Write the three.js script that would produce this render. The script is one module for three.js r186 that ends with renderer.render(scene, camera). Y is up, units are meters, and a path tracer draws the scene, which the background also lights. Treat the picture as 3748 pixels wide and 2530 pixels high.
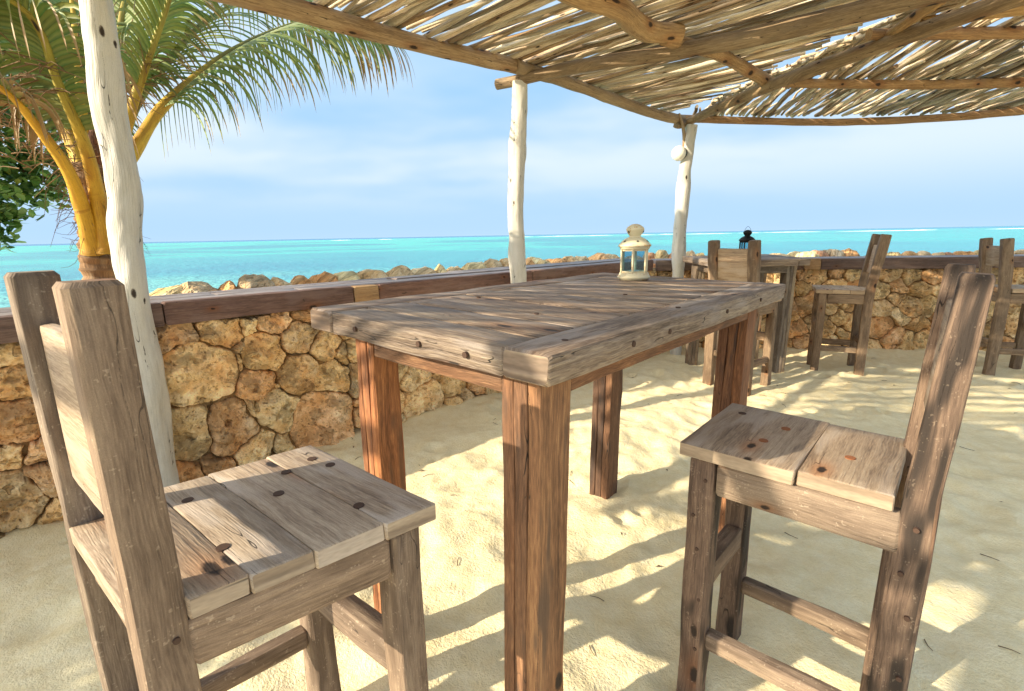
import * as THREE from 'three';
import { mergeGeometries, toCreasedNormals } from 'three/addons/utils/BufferGeometryUtils.js';

// ------------------------------------------------------------------ camera, sky, sun, exposure
const scene = new THREE.Scene();
const camera = new THREE.PerspectiveCamera(69.54, 1024 / 691, 0.05, 40000);
camera.position.set(0, 1.25, 0);
camera.rotation.set(-0.2183, 0, 0);
camera.rotateZ(-0.01874);
const renderer = new THREE.WebGLRenderer({ antialias: true });
renderer.setSize(1024, 691);
renderer.toneMapping = THREE.LinearToneMapping;
renderer.toneMappingExposure = 1.85;
renderer.shadowMap.enabled = true;

const SUN = new THREE.Vector3(-0.90 * 2.2, 1, 0.436 * 2.2).normalize();   // towards the sun, 24 degrees up
const sun = new THREE.DirectionalLight(new THREE.Color(1.0, 0.86, 0.62), 4.4);
sun.position.copy(SUN).multiplyScalar(30);
sun.castShadow = true;
sun.shadow.mapSize.set(4096, 4096);
Object.assign(sun.shadow.camera, { left: -9, right: 9, top: 9, bottom: -9, near: 1, far: 80 });
sun.shadow.bias = -0.0005;
scene.add(sun, sun.target);

// ------------------------------------------------------------------ noise and random numbers
function rng(seed) { let a = seed >>> 0; return () => { a = (a + 0x6D2B79F5) | 0; let t = Math.imul(a ^ (a >>> 15), 1 | a); t = (t + Math.imul(t ^ (t >>> 7), 61 | t)) ^ t; return ((t ^ (t >>> 14)) >>> 0) / 4294967296; }; }
const lerp = (a, b, t) => a + (b - a) * t, clamp = (x, a = 0, b = 1) => Math.min(b, Math.max(a, x));
const sstep = (a, b, x) => { const t = clamp((x - a) / (b - a)); return t * t * (3 - 2 * t); };
function hash3(x, y, z) { let h = Math.imul(x, 374761393) + Math.imul(y, 668265263) + Math.imul(z, 1440662683); h = Math.imul(h ^ (h >>> 13), 1274126177); return ((h ^ (h >>> 16)) >>> 0) / 4294967296; }
function vn3(x, y, z) {                                   // value noise -1..1
  const xi = Math.floor(x), yi = Math.floor(y), zi = Math.floor(z); let u = x - xi, v = y - yi, w = z - zi;
  u = u * u * (3 - 2 * u); v = v * v * (3 - 2 * v); w = w * w * (3 - 2 * w);
  const c = (i, j, k) => hash3(xi + i, yi + j, zi + k);
  return 2 * lerp(lerp(lerp(c(0, 0, 0), c(1, 0, 0), u), lerp(c(0, 1, 0), c(1, 1, 0), u), v), lerp(lerp(c(0, 0, 1), c(1, 0, 1), u), lerp(c(0, 1, 1), c(1, 1, 1), u), v), w) - 1;
}
const fbm3 = (x, y, z, o = 4) => { let s = 0, a = 0.5; for (let i = 0; i < o; i++) { s += a * vn3(x, y, z); x *= 2.03; y *= 2.03; z *= 2.03; a *= 0.5; } return s; };
function pn(x, y, px, py, s) {                            // periodic value noise -1..1
  const xi = Math.floor(x), yi = Math.floor(y); let u = x - xi, v = y - yi;
  u = u * u * (3 - 2 * u); v = v * v * (3 - 2 * v);
  let x0 = xi % px; if (x0 < 0) x0 += px; let y0 = yi % py; if (y0 < 0) y0 += py; const x1 = x0 + 1 === px ? 0 : x0 + 1, y1 = y0 + 1 === py ? 0 : y0 + 1;
  const a = hash3(x0, y0, s), b = hash3(x1, y0, s), c = hash3(x0, y1, s), d = hash3(x1, y1, s), e = a + (b - a) * u, f = c + (d - c) * u;
  return 2 * (e + (f - e) * v) - 1;
}
const V = (x, y, z) => new THREE.Vector3(x, y, z);

// ------------------------------------------------------------------ sky (air and thin cloud)
{
  const W = 1024, H = 512, data = new Float32Array(W * H * 4);
  for (let j = 0; j < H; j++) for (let i = 0; i < W; i++) {
    const el = ((j + 0.5) / H - 0.5) * Math.PI, az = ((i + 0.5) / W - 0.5) * 2 * Math.PI;
    const dx = Math.cos(el) * Math.cos(az), dy = Math.sin(el), dz = Math.cos(el) * Math.sin(az);
    const e = Math.max(0, dy);
    let r = lerp(0.290, 0.135, Math.pow(e, 0.62)), g = lerp(0.420, 0.320, Math.pow(e, 0.62)), b = lerp(0.570, 0.545, Math.pow(e, 0.7));
    // thin veil of high cloud, wispy, flattened towards the horizon
    const q = 1 / (e + 0.16), cx = dx * q, cz = dz * q;
    let c = fbm3(cx * 0.62 + 3.1, cz * 1.05 + 7.7, 2.3, 5) * 1.25 + fbm3(cx * 2.1 + 5, cz * 3.6, 9.1, 4) * 0.42;
    c = sstep(-0.66, 0.32, c) * sstep(0.015, 0.14, dy) * 0.9;
    r = lerp(r, 0.445, c); g = lerp(g, 0.515, c); b = lerp(b, 0.572, c);
    const cs = Math.max(0, dx * SUN.x + dy * SUN.y + dz * SUN.z), gl = 2.2 * Math.pow(cs, 26) + 1.5 * Math.pow(cs, 5);      // aureole round the sun, made stronger and wider to lift the shade
    r += gl; g += gl * 0.93; b += gl * 0.80;
    if (dy < 0) { r = 0.30; g = 0.42; b = 0.48; }
    const o = (j * W + i) * 4; data[o] = r; data[o + 1] = g; data[o + 2] = b; data[o + 3] = 1;
  }
  const t = new THREE.DataTexture(data, W, H, THREE.RGBAFormat, THREE.FloatType);
  t.mapping = THREE.EquirectangularReflectionMapping; t.magFilter = t.minFilter = THREE.LinearFilter; t.wrapS = THREE.RepeatWrapping; t.needsUpdate = true;
  scene.background = t; scene.environment = t;
}

// ------------------------------------------------------------------ procedural textures
function tex(w, h, fn, srgb) {
  const d = new Uint8Array(w * h * 4);
  for (let j = 0; j < h; j++) for (let i = 0; i < w; i++) { const c = fn(i / w, j / h), o = (j * w + i) * 4; d[o] = clamp(c[0]) * 255; d[o + 1] = clamp(c[1]) * 255; d[o + 2] = clamp(c[2]) * 255; d[o + 3] = 255; }
  const t = new THREE.DataTexture(d, w, h); t.wrapS = t.wrapT = THREE.RepeatWrapping; t.magFilter = THREE.LinearFilter; t.minFilter = THREE.LinearMipmapLinearFilter; t.generateMipmaps = true; t.anisotropy = 8;
  if (srgb) t.colorSpace = THREE.SRGBColorSpace; t.needsUpdate = true; return t;
}
const TW = 1.05, TH = 0.34;                                  // metres covered by one wood tile
const hex = h => [(h >> 16 & 255) / 255, (h >> 8 & 255) / 255, (h & 255) / 255];
const mix3 = (a, b, t) => [lerp(a[0], b[0], t), lerp(a[1], b[1], t), lerp(a[2], b[2], t)];
function wood(seed, o) {                                   // o: light, mid, dark, patch, patchAmt, crack, knots, grain
  const R = rng(seed), W = o.w || 1024, H = o.h || 512, light = hex(o.light), mid = hex(o.mid), dark = hex(o.dark), patch = hex(o.patch);
  const knots = []; for (let i = 0; i < (o.knots || 0); i++) knots.push([R() * 1, R(), 0.006 + R() * 0.010, R()]);
  const bump = new Float32Array(W * H);
  const map = tex(W, H, (u, v) => {
    let kd = 0, ks = 0, warp = 0.10 * pn(u * 4, v * 5, 4, 5, seed) + 0.03 * pn(u * 16, v * 10, 16, 10, seed + 1);
    for (const k of knots) {
      let du = Math.abs(u - k[0]); du = Math.min(du, 1 - du) * TW; let dv = (v - k[1]); dv -= Math.round(dv); dv *= TH;
      const r2 = (du * du) / 5 + dv * dv, r = Math.sqrt(r2);
      warp += Math.sign(dv || 1) * 0.04 * Math.exp(-r2 / (k[2] * k[2] * 5));
      kd = Math.max(kd, 1 - sstep(k[2] * 0.45, k[2] * 0.95, r + 0.0012 * pn(u * 200, v * 60, 200, 60, seed + 7)));
      ks = Math.max(ks, Math.exp(-r2 / (k[2] * k[2] * 4)) * k[3]);
    }
    const y = v + warp * 0.22;
    const g1 = pn(u * 5, y * 52, 5, 52, seed + 2), g2 = pn(u * 16, y * 150, 16, 150, seed + 3), g3 = pn(u * 70, y * 256, 70, 256, seed + 4);
    const low = pn(u * 3, v * 4, 3, 4, seed + 5) * 0.6 + pn(u * 9, v * 9, 9, 9, seed + 6) * 0.4;
    const sk = pn(u * 26, v * 30, 26, 30, seed + 15);
    let t = 0.5 + o.grain * (0.12 * g1 + 0.13 * g2 + 0.15 * g3) + 0.20 * low + 0.07 * sk;
    let c = t < 0.5 ? mix3(dark, mid, clamp(t * 2)) : mix3(mid, light, clamp(t * 2 - 1));
    c = mix3(c, patch, clamp(sstep(0.05, 0.6, pn(u * 4, v * 6, 4, 6, seed + 8) * 0.6 + pn(u * 14, y * 22, 14, 22, seed + 9) * 0.5) * o.patchAmt));
    // checks: dark splits that follow the grain
    const cr = Math.abs(pn(u * 5, y * 26, 5, 26, seed + 10) + 0.25 * pn(u * 24, y * 40, 24, 40, seed + 11)), cm = sstep(0.1, 0.5, pn(u * 4, v * 12, 4, 12, seed + 12));
    const ck = (1 - sstep(0.008, 0.032, cr)) * cm * o.crack;
    c = mix3(c, mix3(dark, [0.05, 0.04, 0.03], 0.7), ck * 0.92);
    c = mix3(c, hex(o.knotRing || 0x7a4a2a), ks * 0.7); c = mix3(c, [0.13, 0.085, 0.055], kd * 0.9);
    // fine pores and specks
    const sp = hash3(Math.floor(u * W), Math.floor(v * H), seed + 13); c = c.map(x => x * (0.94 + 0.12 * sp)); const fl = pn(u * 320, v * 110, 320, 110, seed + 16) * 0.7 + pn(u * 70, v * 24, 70, 24, seed + 17) * 0.4; if (o.fleck) c = mix3(c, [0.86, 0.82, 0.74], sstep(0.62, 0.75, fl) * o.fleck);
    bump[Math.min(H - 1, Math.round(v * H)) * W + Math.min(W - 1, Math.round(u * W))] = clamp(0.62 + 0.14 * g1 + 0.14 * g2 + 0.08 * g3 - 0.55 * ck - 0.5 * kd);
    return c;
  }, true);
  const bm = tex(W, H, (u, v) => { const b = bump[Math.round(v * H) * W + Math.round(u * W)]; return [b, b, b]; });
  const m = new THREE.MeshStandardMaterial({ map, bumpMap: bm, bumpScale: o.bump || 0.0025, roughness: o.rough || 0.82, vertexColors: true });
  return m;
}
const M = {};
M.top = wood(11, { light: 0xb3a18a, mid: 0x806d5d, dark: 0x3f3027, patch: 0x968a83, patchAmt: 0.65, crack: 1, knots: 5, grain: 1.2, bump: 0.003, rough: 0.62 });
M.seat = wood(23, { light: 0xc9bba6, mid: 0xa1917e, dark: 0x635346, patch: 0xb6aca2, patchAmt: 0.7, crack: 0.75, knots: 5, grain: 0.95, knotRing: 0xa45a28, bump: 0.002, rough: 0.66 });
M.frame = wood(37, { fleck: 0.3, light: 0xaa9b86, mid: 0x837364, dark: 0x4a3d33, patch: 0x55473c, patchAmt: 0.6, crack: 0.6, knots: 3, grain: 0.8, bump: 0.0022 });
M.stain = wood(39, { fleck: 0.25, light: 0xa08c78, mid: 0x6f5d50, dark: 0x3a2e28, patch: 0x2c2420, patchAmt: 0.95, crack: 0.8, knots: 4, grain: 0.9, bump: 0.0022 });
M.red = wood(41, { light: 0xb98f68, mid: 0x835e45, dark: 0x473224, patch: 0x54433a, patchAmt: 0.75, crack: 1, knots: 2, grain: 1.0, bump: 0.003 });
M.counter = wood(53, { light: 0x907c6c, mid: 0x6a564c, dark: 0x3c302b, patch: 0x7c6e66, patchAmt: 0.5, crack: 0.6, knots: 3, grain: 0.9 });
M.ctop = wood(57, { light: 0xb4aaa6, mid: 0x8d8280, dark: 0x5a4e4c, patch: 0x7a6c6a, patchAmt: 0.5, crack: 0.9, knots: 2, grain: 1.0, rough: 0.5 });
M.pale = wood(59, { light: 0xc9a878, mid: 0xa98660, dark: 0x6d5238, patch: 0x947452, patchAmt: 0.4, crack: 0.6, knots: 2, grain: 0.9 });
M.stick = wood(61, { w: 512, h: 256, light: 0xeadfc9, mid: 0xc0ae92, dark: 0x75624f, patch: 0xded3bf, patchAmt: 0.5, crack: 0.5, knots: 3, grain: 1.0, bump: 0.002 });
M.bark = wood(67, { w: 512, h: 256, light: 0xb7a48a, mid: 0x8d7558, dark: 0x4f3c2c, patch: 0x9a9484, patchAmt: 0.6, crack: 0.8, knots: 3, grain: 1.1, bump: 0.003 });
M.beam = wood(71, { light: 0xc4ad8c, mid: 0x9c8363, dark: 0x5e4936, patch: 0x897660, patchAmt: 0.5, crack: 0.9, knots: 5, grain: 1.0, bump: 0.003 });
M.paint = wood(83, { light: 0xd6d3cc, mid: 0xc6c2ba, dark: 0x9b958c, patch: 0xcdc9c2, patchAmt: 0.5, crack: 1, knots: 4, grain: 0.35, knotRing: 0xcfc8b8, bump: 0.003, rough: 0.7 });
M.peg = new THREE.MeshStandardMaterial({ color: 0x4a352a, roughness: 0.8 });
M.pegRust = new THREE.MeshStandardMaterial({ color: 0x8a5636, roughness: 0.9 });
// sand: pale coral grains
const sandMap = tex(1024, 1024, (u, v) => {
  const n = 0.5 * pn(u * 24, v * 24, 24, 24, 201) + 0.3 * pn(u * 90, v * 90, 90, 90, 202), g = hash3(Math.floor(u * 1024), Math.floor(v * 1024), 203);
  let c = mix3(hex(0xead8a9), hex(0xf8ecc9), clamp(0.5 + n * 0.6)); const k = 0.93 + 0.1 * g; c = c.map(x => x * k);
  if (g > 0.9965) c = mix3(c, hex(0x6b5842), 0.6); if (g < 0.004) c = mix3(c, [1, 0.99, 0.95], 0.7);
  return c;
}, true);
const sandBump = tex(1024, 1024, (u, v) => { const b = 0.5 + 0.18 * pn(u * 40, v * 40, 40, 40, 211) + 0.16 * pn(u * 120, v * 120, 120, 120, 212) + 0.14 * pn(u * 300, v * 300, 300, 300, 213); return [b, b, b]; });
for (const t of [sandMap, sandBump]) t.repeat.set(1, 1);
M.sand = new THREE.MeshStandardMaterial({ map: sandMap, bumpMap: sandBump, bumpScale: 0.0042, roughness: 1 });
// coral stone: pitted, vertex colours give each stone its hue
const stoneH = (u, v) => {
  let h = 0.55 + 0.22 * pn(u * 10, v * 10, 10, 10, 301) + 0.18 * pn(u * 28, v * 28, 28, 28, 302) + 0.12 * pn(u * 80, v * 80, 80, 80, 303);
  const p = pn(u * 34, v * 34, 34, 34, 305), q = pn(u * 15, v * 15, 15, 15, 306);
  h -= 0.55 * sstep(0.5, 0.82, p) + 0.5 * sstep(0.62, 0.85, q); return clamp(h);
};
const stoneMap = tex(1024, 1024, (u, v) => {
  const p = pn(u * 34, v * 34, 34, 34, 305), q = pn(u * 15, v * 15, 15, 15, 306), n = pn(u * 9, v * 9, 9, 9, 307) * 0.5 + pn(u * 26, v * 26, 26, 26, 308) * 0.35 + pn(u * 110, v * 110, 110, 110, 309) * 0.3;
  let c = mix3(hex(0xc8b290), hex(0xfaf1de), clamp(0.55 + n * 0.75));
  const st = sstep(0.1, 0.6, pn(u * 7, v * 7, 7, 7, 310) + 0.4 * pn(u * 31, v * 31, 31, 31, 311)); c = mix3(c, hex(0xe0bd94), st * 0.45);
  const gy = sstep(0.25, 0.7, pn(u * 6, v * 6, 6, 6, 312) + 0.4 * pn(u * 40, v * 40, 40, 40, 313)); c = mix3(c, hex(0x8d8676), gy * 0.45);
  const fp = pn(u * 90, v * 90, 90, 90, 315) * 0.6 + pn(u * 45, v * 45, 45, 45, 316) * 0.5; return mix3(c, hex(0x7a6244), 0.4 * sstep(0.6, 0.88, p) + 0.3 * sstep(0.68, 0.9, q) + 0.35 * sstep(0.35, 0.7, fp));
}, true);
const stoneBump = tex(1024, 1024, (u, v) => { const h = stoneH(u, v); return [h, h, h]; });
M.stone = new THREE.MeshStandardMaterial({ map: stoneMap, bumpMap: stoneBump, bumpScale: 0.018, roughness: 0.95, vertexColors: true });
M.mortar = new THREE.MeshStandardMaterial({ map: stoneMap, bumpMap: stoneBump, bumpScale: 0.014, color: 0xa08a6c, roughness: 1 });

// ------------------------------------------------------------------ scene-building helpers
const used = {};
const numbered = n => { used[n] = (used[n] || 0) + 1; return used[n] === 1 ? n : n + '_' + String(used[n] - 1).padStart(3, '0'); };
function mesh(name, g, m, parent) { const o = new THREE.Mesh(g, m); o.name = name; o.castShadow = o.receiveShadow = true; parent.add(o); return o; }
function thing(name, label, category, pos = [0, 0, 0], group) { const o = new THREE.Group(); o.name = numbered(name); o.position.set(...pos); o.userData = { label, category }; if (group) o.userData.group = group; scene.add(o); return o; }
function single(name, g, m, label, category, group) { const o = mesh(numbered(name), g, m, scene); o.userData = { label, category }; if (group) o.userData.group = group; return o; }
function struct(name, g, m) { const o = mesh(numbered(name), g, m, scene); o.userData = { kind: 'structure' }; return o; }
function tint(g, c) { const n = g.attributes.position.count, a = new Float32Array(n * 3); for (let i = 0; i < n; i++) { a[i * 3] = c[0]; a[i * 3 + 1] = c[1]; a[i * 3 + 2] = c[2]; } g.setAttribute('color', new THREE.BufferAttribute(a, 3)); return g; }
function buf(pos, uv, idx, col) { const g = new THREE.BufferGeometry(); g.setAttribute('position', new THREE.Float32BufferAttribute(pos, 3)); g.setAttribute('uv', new THREE.Float32BufferAttribute(uv, 2)); if (col) g.setAttribute('color', new THREE.Float32BufferAttribute(col, 3)); g.setIndex(idx); return g; }
const tone = (R, s = 0.12, w = 0.04) => { const k = 1 + (R() - 0.5) * 2 * s, t = (R() - 0.5) * 2 * w; return [k * (1 + t), k, k * (1 - t)]; };

// squared timber swept along a path, worn edges, closed ends; a along "side", b across it
let timberSeed = 1;
function timber(path, side, a, b, o = {}) {
  const sd = timberSeed++, R = rng(sd * 7919), r = Math.min(o.r ?? 0.006, a * 0.4, b * 0.4), jit = o.jit ?? 0.0016;
  const pts = path.map(p => p.isVector3 ? p : V(...p)), segs = [];
  let len = 0; const cum = [0]; for (let i = 1; i < pts.length; i++) { len += pts[i].distanceTo(pts[i - 1]); cum.push(len); }
  const n = o.n ?? Math.max(3, Math.round(len / 0.12)), at = d => { let i = 1; while (i < pts.length - 1 && cum[i] < d) i++; return pts[i - 1].clone().lerp(pts[i], clamp((d - cum[i - 1]) / (cum[i] - cum[i - 1]))); };
  const ds = [0, r]; for (let i = 1; i < n; i++) ds.push(r + (len - 2 * r) * i / n); ds.push(len - r, len);
  const sec = []; const K = [[1, 1], [-1, 1], [-1, -1], [1, -1]];
  K.forEach(([sx, sy], q) => { for (let k = 0; k < 3; k++) { const an = (q + k / 2) * Math.PI / 2; sec.push([sx * (a / 2 - r) + r * Math.cos(an), sy * (b / 2 - r) + r * Math.sin(an)]); } });
  let per = [0]; for (let i = 1; i <= 12; i++) per.push(per[i - 1] + Math.hypot(sec[i % 12][0] - sec[i - 1][0], sec[i % 12][1] - sec[i - 1][1]));
  const pos = [], uv = [], idx = [], u0 = R(), v0 = R(), S = V(...(side.isVector3 ? side.toArray() : side)).normalize(), ph = R() * 50;
  ds.forEach((d, i) => {
    const p = at(d), t = at(Math.min(len, d + 0.01)).sub(at(Math.max(0, d - 0.01))).normalize();
    const so = S.clone().addScaledVector(t, -S.dot(t)).normalize(), u = V().crossVectors(t, so), s = o.skew ? S : so;
    const k = (i === 0 || i === ds.length - 1) ? r * 0.7 : 0, sc = o.taper ? lerp(1, o.taper, d / len) : 1;
    for (let j = 0; j <= 12; j++) {
      const q = sec[j % 12], jj = j % 12, nz = jit * (vn3(d * 9 + ph, Math.floor(jj / 3) * 3.3, ph) + 0.5 * vn3(d * 31 + ph, jj * 1.7, ph + 5));
      const x = (q[0] - Math.sign(q[0]) * k) * sc + Math.sign(q[0]) * nz, y = (q[1] - Math.sign(q[1]) * k) * sc + Math.sign(q[1]) * nz;
      pos.push(p.x + s.x * x + u.x * y, p.y + s.y * x + u.y * y, p.z + s.z * x + u.z * y);
      uv.push(d / TW + u0, per[j] / TH + v0);
    }
  });
  const N = 13; for (let i = 0; i < ds.length - 1; i++) for (let j = 0; j < 12; j++) { const A = i * N + j, B = A + 1, C = A + N, D = C + 1; idx.push(A, B, D, A, D, C); }
  for (const e of [0, ds.length - 1]) { const base = pos.length / 3, c = at(e ? len : 0); pos.push(c.x, c.y, c.z); uv.push(u0, v0); for (let j = 0; j <= 12; j++) { const A = (e * N + j) * 3; pos.push(pos[A], pos[A + 1], pos[A + 2]); uv.push(u0 + sec[j % 12][0] * 0.1 / TW, v0 + sec[j % 12][1] * 0.25 / TH); } for (let j = 0; j < 12; j++) e ? idx.push(base, base + 1 + j, base + 2 + j) : idx.push(base, base + 2 + j, base + 1 + j); }
  let g = buf(pos, uv, idx); g = toCreasedNormals(g, 0.7);
  return tint(g, o.tint || tone(R));
}
// round pole, branch, stick, wire: swept circle with lumps
function tube(path, rad, o = {}) {
  const sd = o.seed ?? timberSeed++, R = rng(sd * 104729 + 3), NR = o.radial || 8, pts = path.map(p => p.isVector3 ? p : V(...p));
  const curve = new THREE.CatmullRomCurve3(pts, false, 'centripetal'), n = o.n || Math.max(4, pts.length * 3), len = curve.getLength();
  const P = [], T = []; for (let i = 0; i <= n; i++) { P.push(curve.getPointAt(i / n)); T.push(curve.getTangentAt(i / n)); }
  let s = Math.abs(T[0].y) > 0.9 ? V(1, 0, 0) : V(0, 1, 0); s.addScaledVector(T[0], -s.dot(T[0])).normalize();
  const pos = [], uv = [], idx = [], col = [], u0 = R(), v0 = R(), ph = R() * 60, lump = o.lump ?? 0.08, base = o.tint || tone(R);
  const rf = typeof rad === 'function' ? rad : t => Array.isArray(rad) ? lerp(rad[0], rad[1], t) : rad;
  for (let i = 0; i <= n; i++) {
    s.addScaledVector(T[i], -s.dot(T[i])).normalize(); const u = V().crossVectors(T[i], s), r = rf(i / n), d = len * i / n;
    for (let j = 0; j <= NR; j++) {
      const a = j % NR / NR * 2 * Math.PI, k = r * (1 + lump * (fbm3(Math.cos(a) * 0.9 + ph, Math.sin(a) * 0.9, d * (o.freq || 7), 3) * 2)), x = Math.cos(a) * k, y = Math.sin(a) * k;
      pos.push(P[i].x + s.x * x + u.x * y, P[i].y + s.y * x + u.y * y, P[i].z + s.z * x + u.z * y);
      uv.push(d / TW + u0, Math.round(Math.max(1, r * 6.28 / TH * 2)) * j / NR * (o.vs || 0.5) + v0);
      const c = o.color ? o.color(i / n, a, P[i]) : base; col.push(c[0], c[1], c[2]);
    }
  }
  const N = NR + 1; for (let i = 0; i < n; i++) for (let j = 0; j < NR; j++) { const A = i * N + j, B = A + 1, C = A + N, D = C + 1; idx.push(A, B, D, A, D, C); }
  let g = buf(pos, uv, idx, col); g.computeVertexNormals();
  const nm = g.attributes.normal; for (let i = 0; i <= n; i++) { const A = i * N, B = A + NR, v = V(nm.getX(A) + nm.getX(B), nm.getY(A) + nm.getY(B), nm.getZ(A) + nm.getZ(B)).normalize(); nm.setXYZ(A, v.x, v.y, v.z); nm.setXYZ(B, v.x, v.y, v.z); }
  if (o.caps !== false) {
    const cap = (i, f) => { const cp = [P[i].x, P[i].y, P[i].z], cu = [u0, v0], cc = [...(o.capTint || base)], ci = []; for (let j = 0; j <= NR; j++) { const A = (i * N + j) * 3; cp.push(pos[A], pos[A + 1], pos[A + 2]); cu.push(u0 + j * 0.004, v0 + 0.02); cc.push(...(o.capTint || base)); } for (let j = 0; j < NR; j++) f ? ci.push(0, j + 1, j + 2) : ci.push(0, j + 2, j + 1); const q = buf(cp, cu, ci, cc); q.computeVertexNormals(); return q; };
    g = mergeGeometries([g, cap(0, false), cap(n, true)]);
  }
  return g;
}
function lathe(profile, seg = 32) { const g = new THREE.LatheGeometry(profile.map(p => new THREE.Vector2(p[0], p[1])), seg); return g; }
const move = (g, x, y, z) => { g.translate(x, y, z); return g; };

// ------------------------------------------------------------------ the plan: walls in metres
const WL = { p: [-2.136, -1.95], d: [0.73076, -0.68264], n: [0.68264, 0.73076] };          // wall towards the sea
const WR = { p: [1.474, -5.32], d: [0.98995, 0.14142], n: [-0.14142, 0.98995] };           // far wall
const onW = (w, s, off = 0) => [w.p[0] + w.d[0] * s + w.n[0] * off, w.p[1] + w.d[1] * s + w.n[1] * off];
const distW = (w, x, z) => (x - w.p[0]) * w.n[0] + (z - w.p[1]) * w.n[1];
const inside = (x, z) => Math.min(distW(WL, x, z), distW(WR, x, z));

// ------------------------------------------------------------------ ground
const dents = []; { const R = rng(404); for (let i = 0; i < 520; i++) { const x = -2.5 + R() * 8, z = -5.2 + R() * 6, a = R() * 6.28, r = 0.05 + R() * 0.09; dents.push([x, z, Math.cos(a), Math.sin(a), r, r * (0.5 + R() * 0.5), 0.004 + R() * 0.014]); } }
const cellD = {}; dents.forEach((d, i) => { for (let a = -1; a <= 1; a++) for (let b = -1; b <= 1; b++) { const k = (Math.floor(d[0] / 0.4) + a) + ',' + (Math.floor(d[1] / 0.4) + b); (cellD[k] ||= []).push(d); } });
function sandY(x, z) {
  const D = inside(x, z);
  if (D < -0.12) { const o = -D; const b = 0.70 + 0.06 * fbm3(x * 2, z * 2, 4, 3); return o < 1.9 ? lerp(0, b, sstep(0.12, 0.2, o)) : lerp(b, -2.2, sstep(1.9, 6, o)); }
  let y = 0.028 * fbm3(x * 1.7, 3, z * 1.7, 3) + 0.022 * fbm3(x * 5, 7, z * 5, 3);
  const lit = sstep(0.45, 0.9, distW(WL, x, z)) * (1 - sstep(1.9, 2.6, distW(WL, x, z)));
  y += 0.020 * lit * Math.abs(fbm3(x * 9, 1, z * 9, 3));
  for (const d of cellD[Math.floor(x / 0.4) + ',' + Math.floor(z / 0.4)] || []) {
    const dx = x - d[0], dz = z - d[1], u = (dx * d[2] + dz * d[3]) / d[4], w = (-dx * d[3] + dz * d[2]) / d[5], q = u * u + w * w;
    if (q < 6) y += d[6] * (-1.1 * Math.exp(-q * 1.6) + 0.55 * Math.exp(-5 * (Math.sqrt(q) - 1.35) ** 2));
  }
  y += 0.0025 * fbm3(x * 28, 2, z * 28, 2);
  return y + 0.03 * (1 - sstep(0, 0.25, D));
}
{
  const axis = (lo, hi, c, fine, n0) => { const a = [c]; for (let s of [1, -1]) { let x = c, st = fine; const lim = s > 0 ? hi : lo; while (s > 0 ? x < lim : x > lim) { x += s * st; a.push(x); if (Math.abs(x - c) > n0) st *= 1.045; } } return a.sort((p, q) => p - q); };
  const xs = axis(-30, 30, 0.9, 0.02, 2.9), zs = axis(-14, 26, -2.2, 0.02, 1.9), pos = [], uv = [], idx = [];
  for (const z of zs) for (const x of xs) { pos.push(x, sandY(x, z), z); uv.push(x / 0.9, z / 0.9); }
  const nx = xs.length; for (let j = 0; j < zs.length - 1; j++) for (let i = 0; i < nx - 1; i++) { const A = j * nx + i; idx.push(A, A + nx, A + 1, A + 1, A + nx, A + nx + 1); }
  const g = buf(pos, uv, idx); g.computeVertexNormals(); struct('sand_ground', g, M.sand);
}
// sea: one sheet to the horizon, water colour follows the shallows and the reef
{
  const pos = [], col = [], uv = [], idx = [], NA = 240, rs = []; for (let r = 4; r < 16000; r *= 1.045) rs.push(r); rs.push(16000);
  const A = [0.06, 0.33, 0.37], B = [0.075, 0.50, 0.43], Cc = [0.21, 0.54, 0.43], D = [0.03, 0.19, 0.38];
  rs.forEach((r, k) => {
    for (let i = 0; i <= NA; i++) {
      const a = i / NA * 2 * Math.PI, x = r * Math.cos(a), z = r * Math.sin(a), lr = Math.log(r);
      pos.push(x, -1.2, z); uv.push(x / 6, z / 6);
      const n = fbm3(x / r * 5 + lr * 1.3, lr * 3.4, z / r * 5, 4), m = fbm3(x / r * 2.4, lr * 2.2 + 4, z / r * 2.4 + 8, 3);
      let c = mix3(Cc, A, sstep(2.9, 4.0, lr + m * 1.2)); c = mix3(c, B, sstep(4.0, 5.0, lr + n * 1.1)); c = mix3(c, [0.05, 0.25, 0.33], 0.75 * sstep(-0.05, 0.35, n + m * 0.6) * sstep(3.2, 4, lr) * (1 - sstep(5.6, 6.4, lr)));
      c = mix3(c, D, sstep(6.75, 7.1, lr + 0.1 * n)); const sr = sstep(-0.3, 0.9, x / r) * 0.55; c = mix3(c, [0.05, 0.33, 0.43], sr * sstep(3, 4.2, lr));
      col.push(...c);
    }
  });
  const N = NA + 1; for (let k = 0; k < rs.length - 1; k++) for (let i = 0; i < NA; i++) { const a = k * N + i; idx.push(a, a + 1, a + N, a + 1, a + N + 1, a + N); }
  const g = buf(pos, uv, idx, col); g.computeVertexNormals(); { const nm = g.attributes.normal; for (let i = 0; i < nm.count; i++) nm.setXYZ(i, 0, 1, 0); }
  const wb = tex(512, 512, (u, v) => { const b = 0.5 + 0.22 * pn(u * 6 + 0.6 * pn(u * 4, v * 4, 4, 4, 903), v * 13, 6, 13, 901) + 0.16 * pn(u * 20, v * 34, 20, 34, 902) + 0.08 * pn(u * 60, v * 80, 60, 80, 904); return [b, b, b]; });
  const m = new THREE.MeshPhysicalMaterial({ vertexColors: true, roughness: 0.22, bumpMap: wb, bumpScale: 0.35, specularIntensity: 0.45, ior: 1.33 });
  const sea = struct('sea', g, m); sea.castShadow = false;
}
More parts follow.
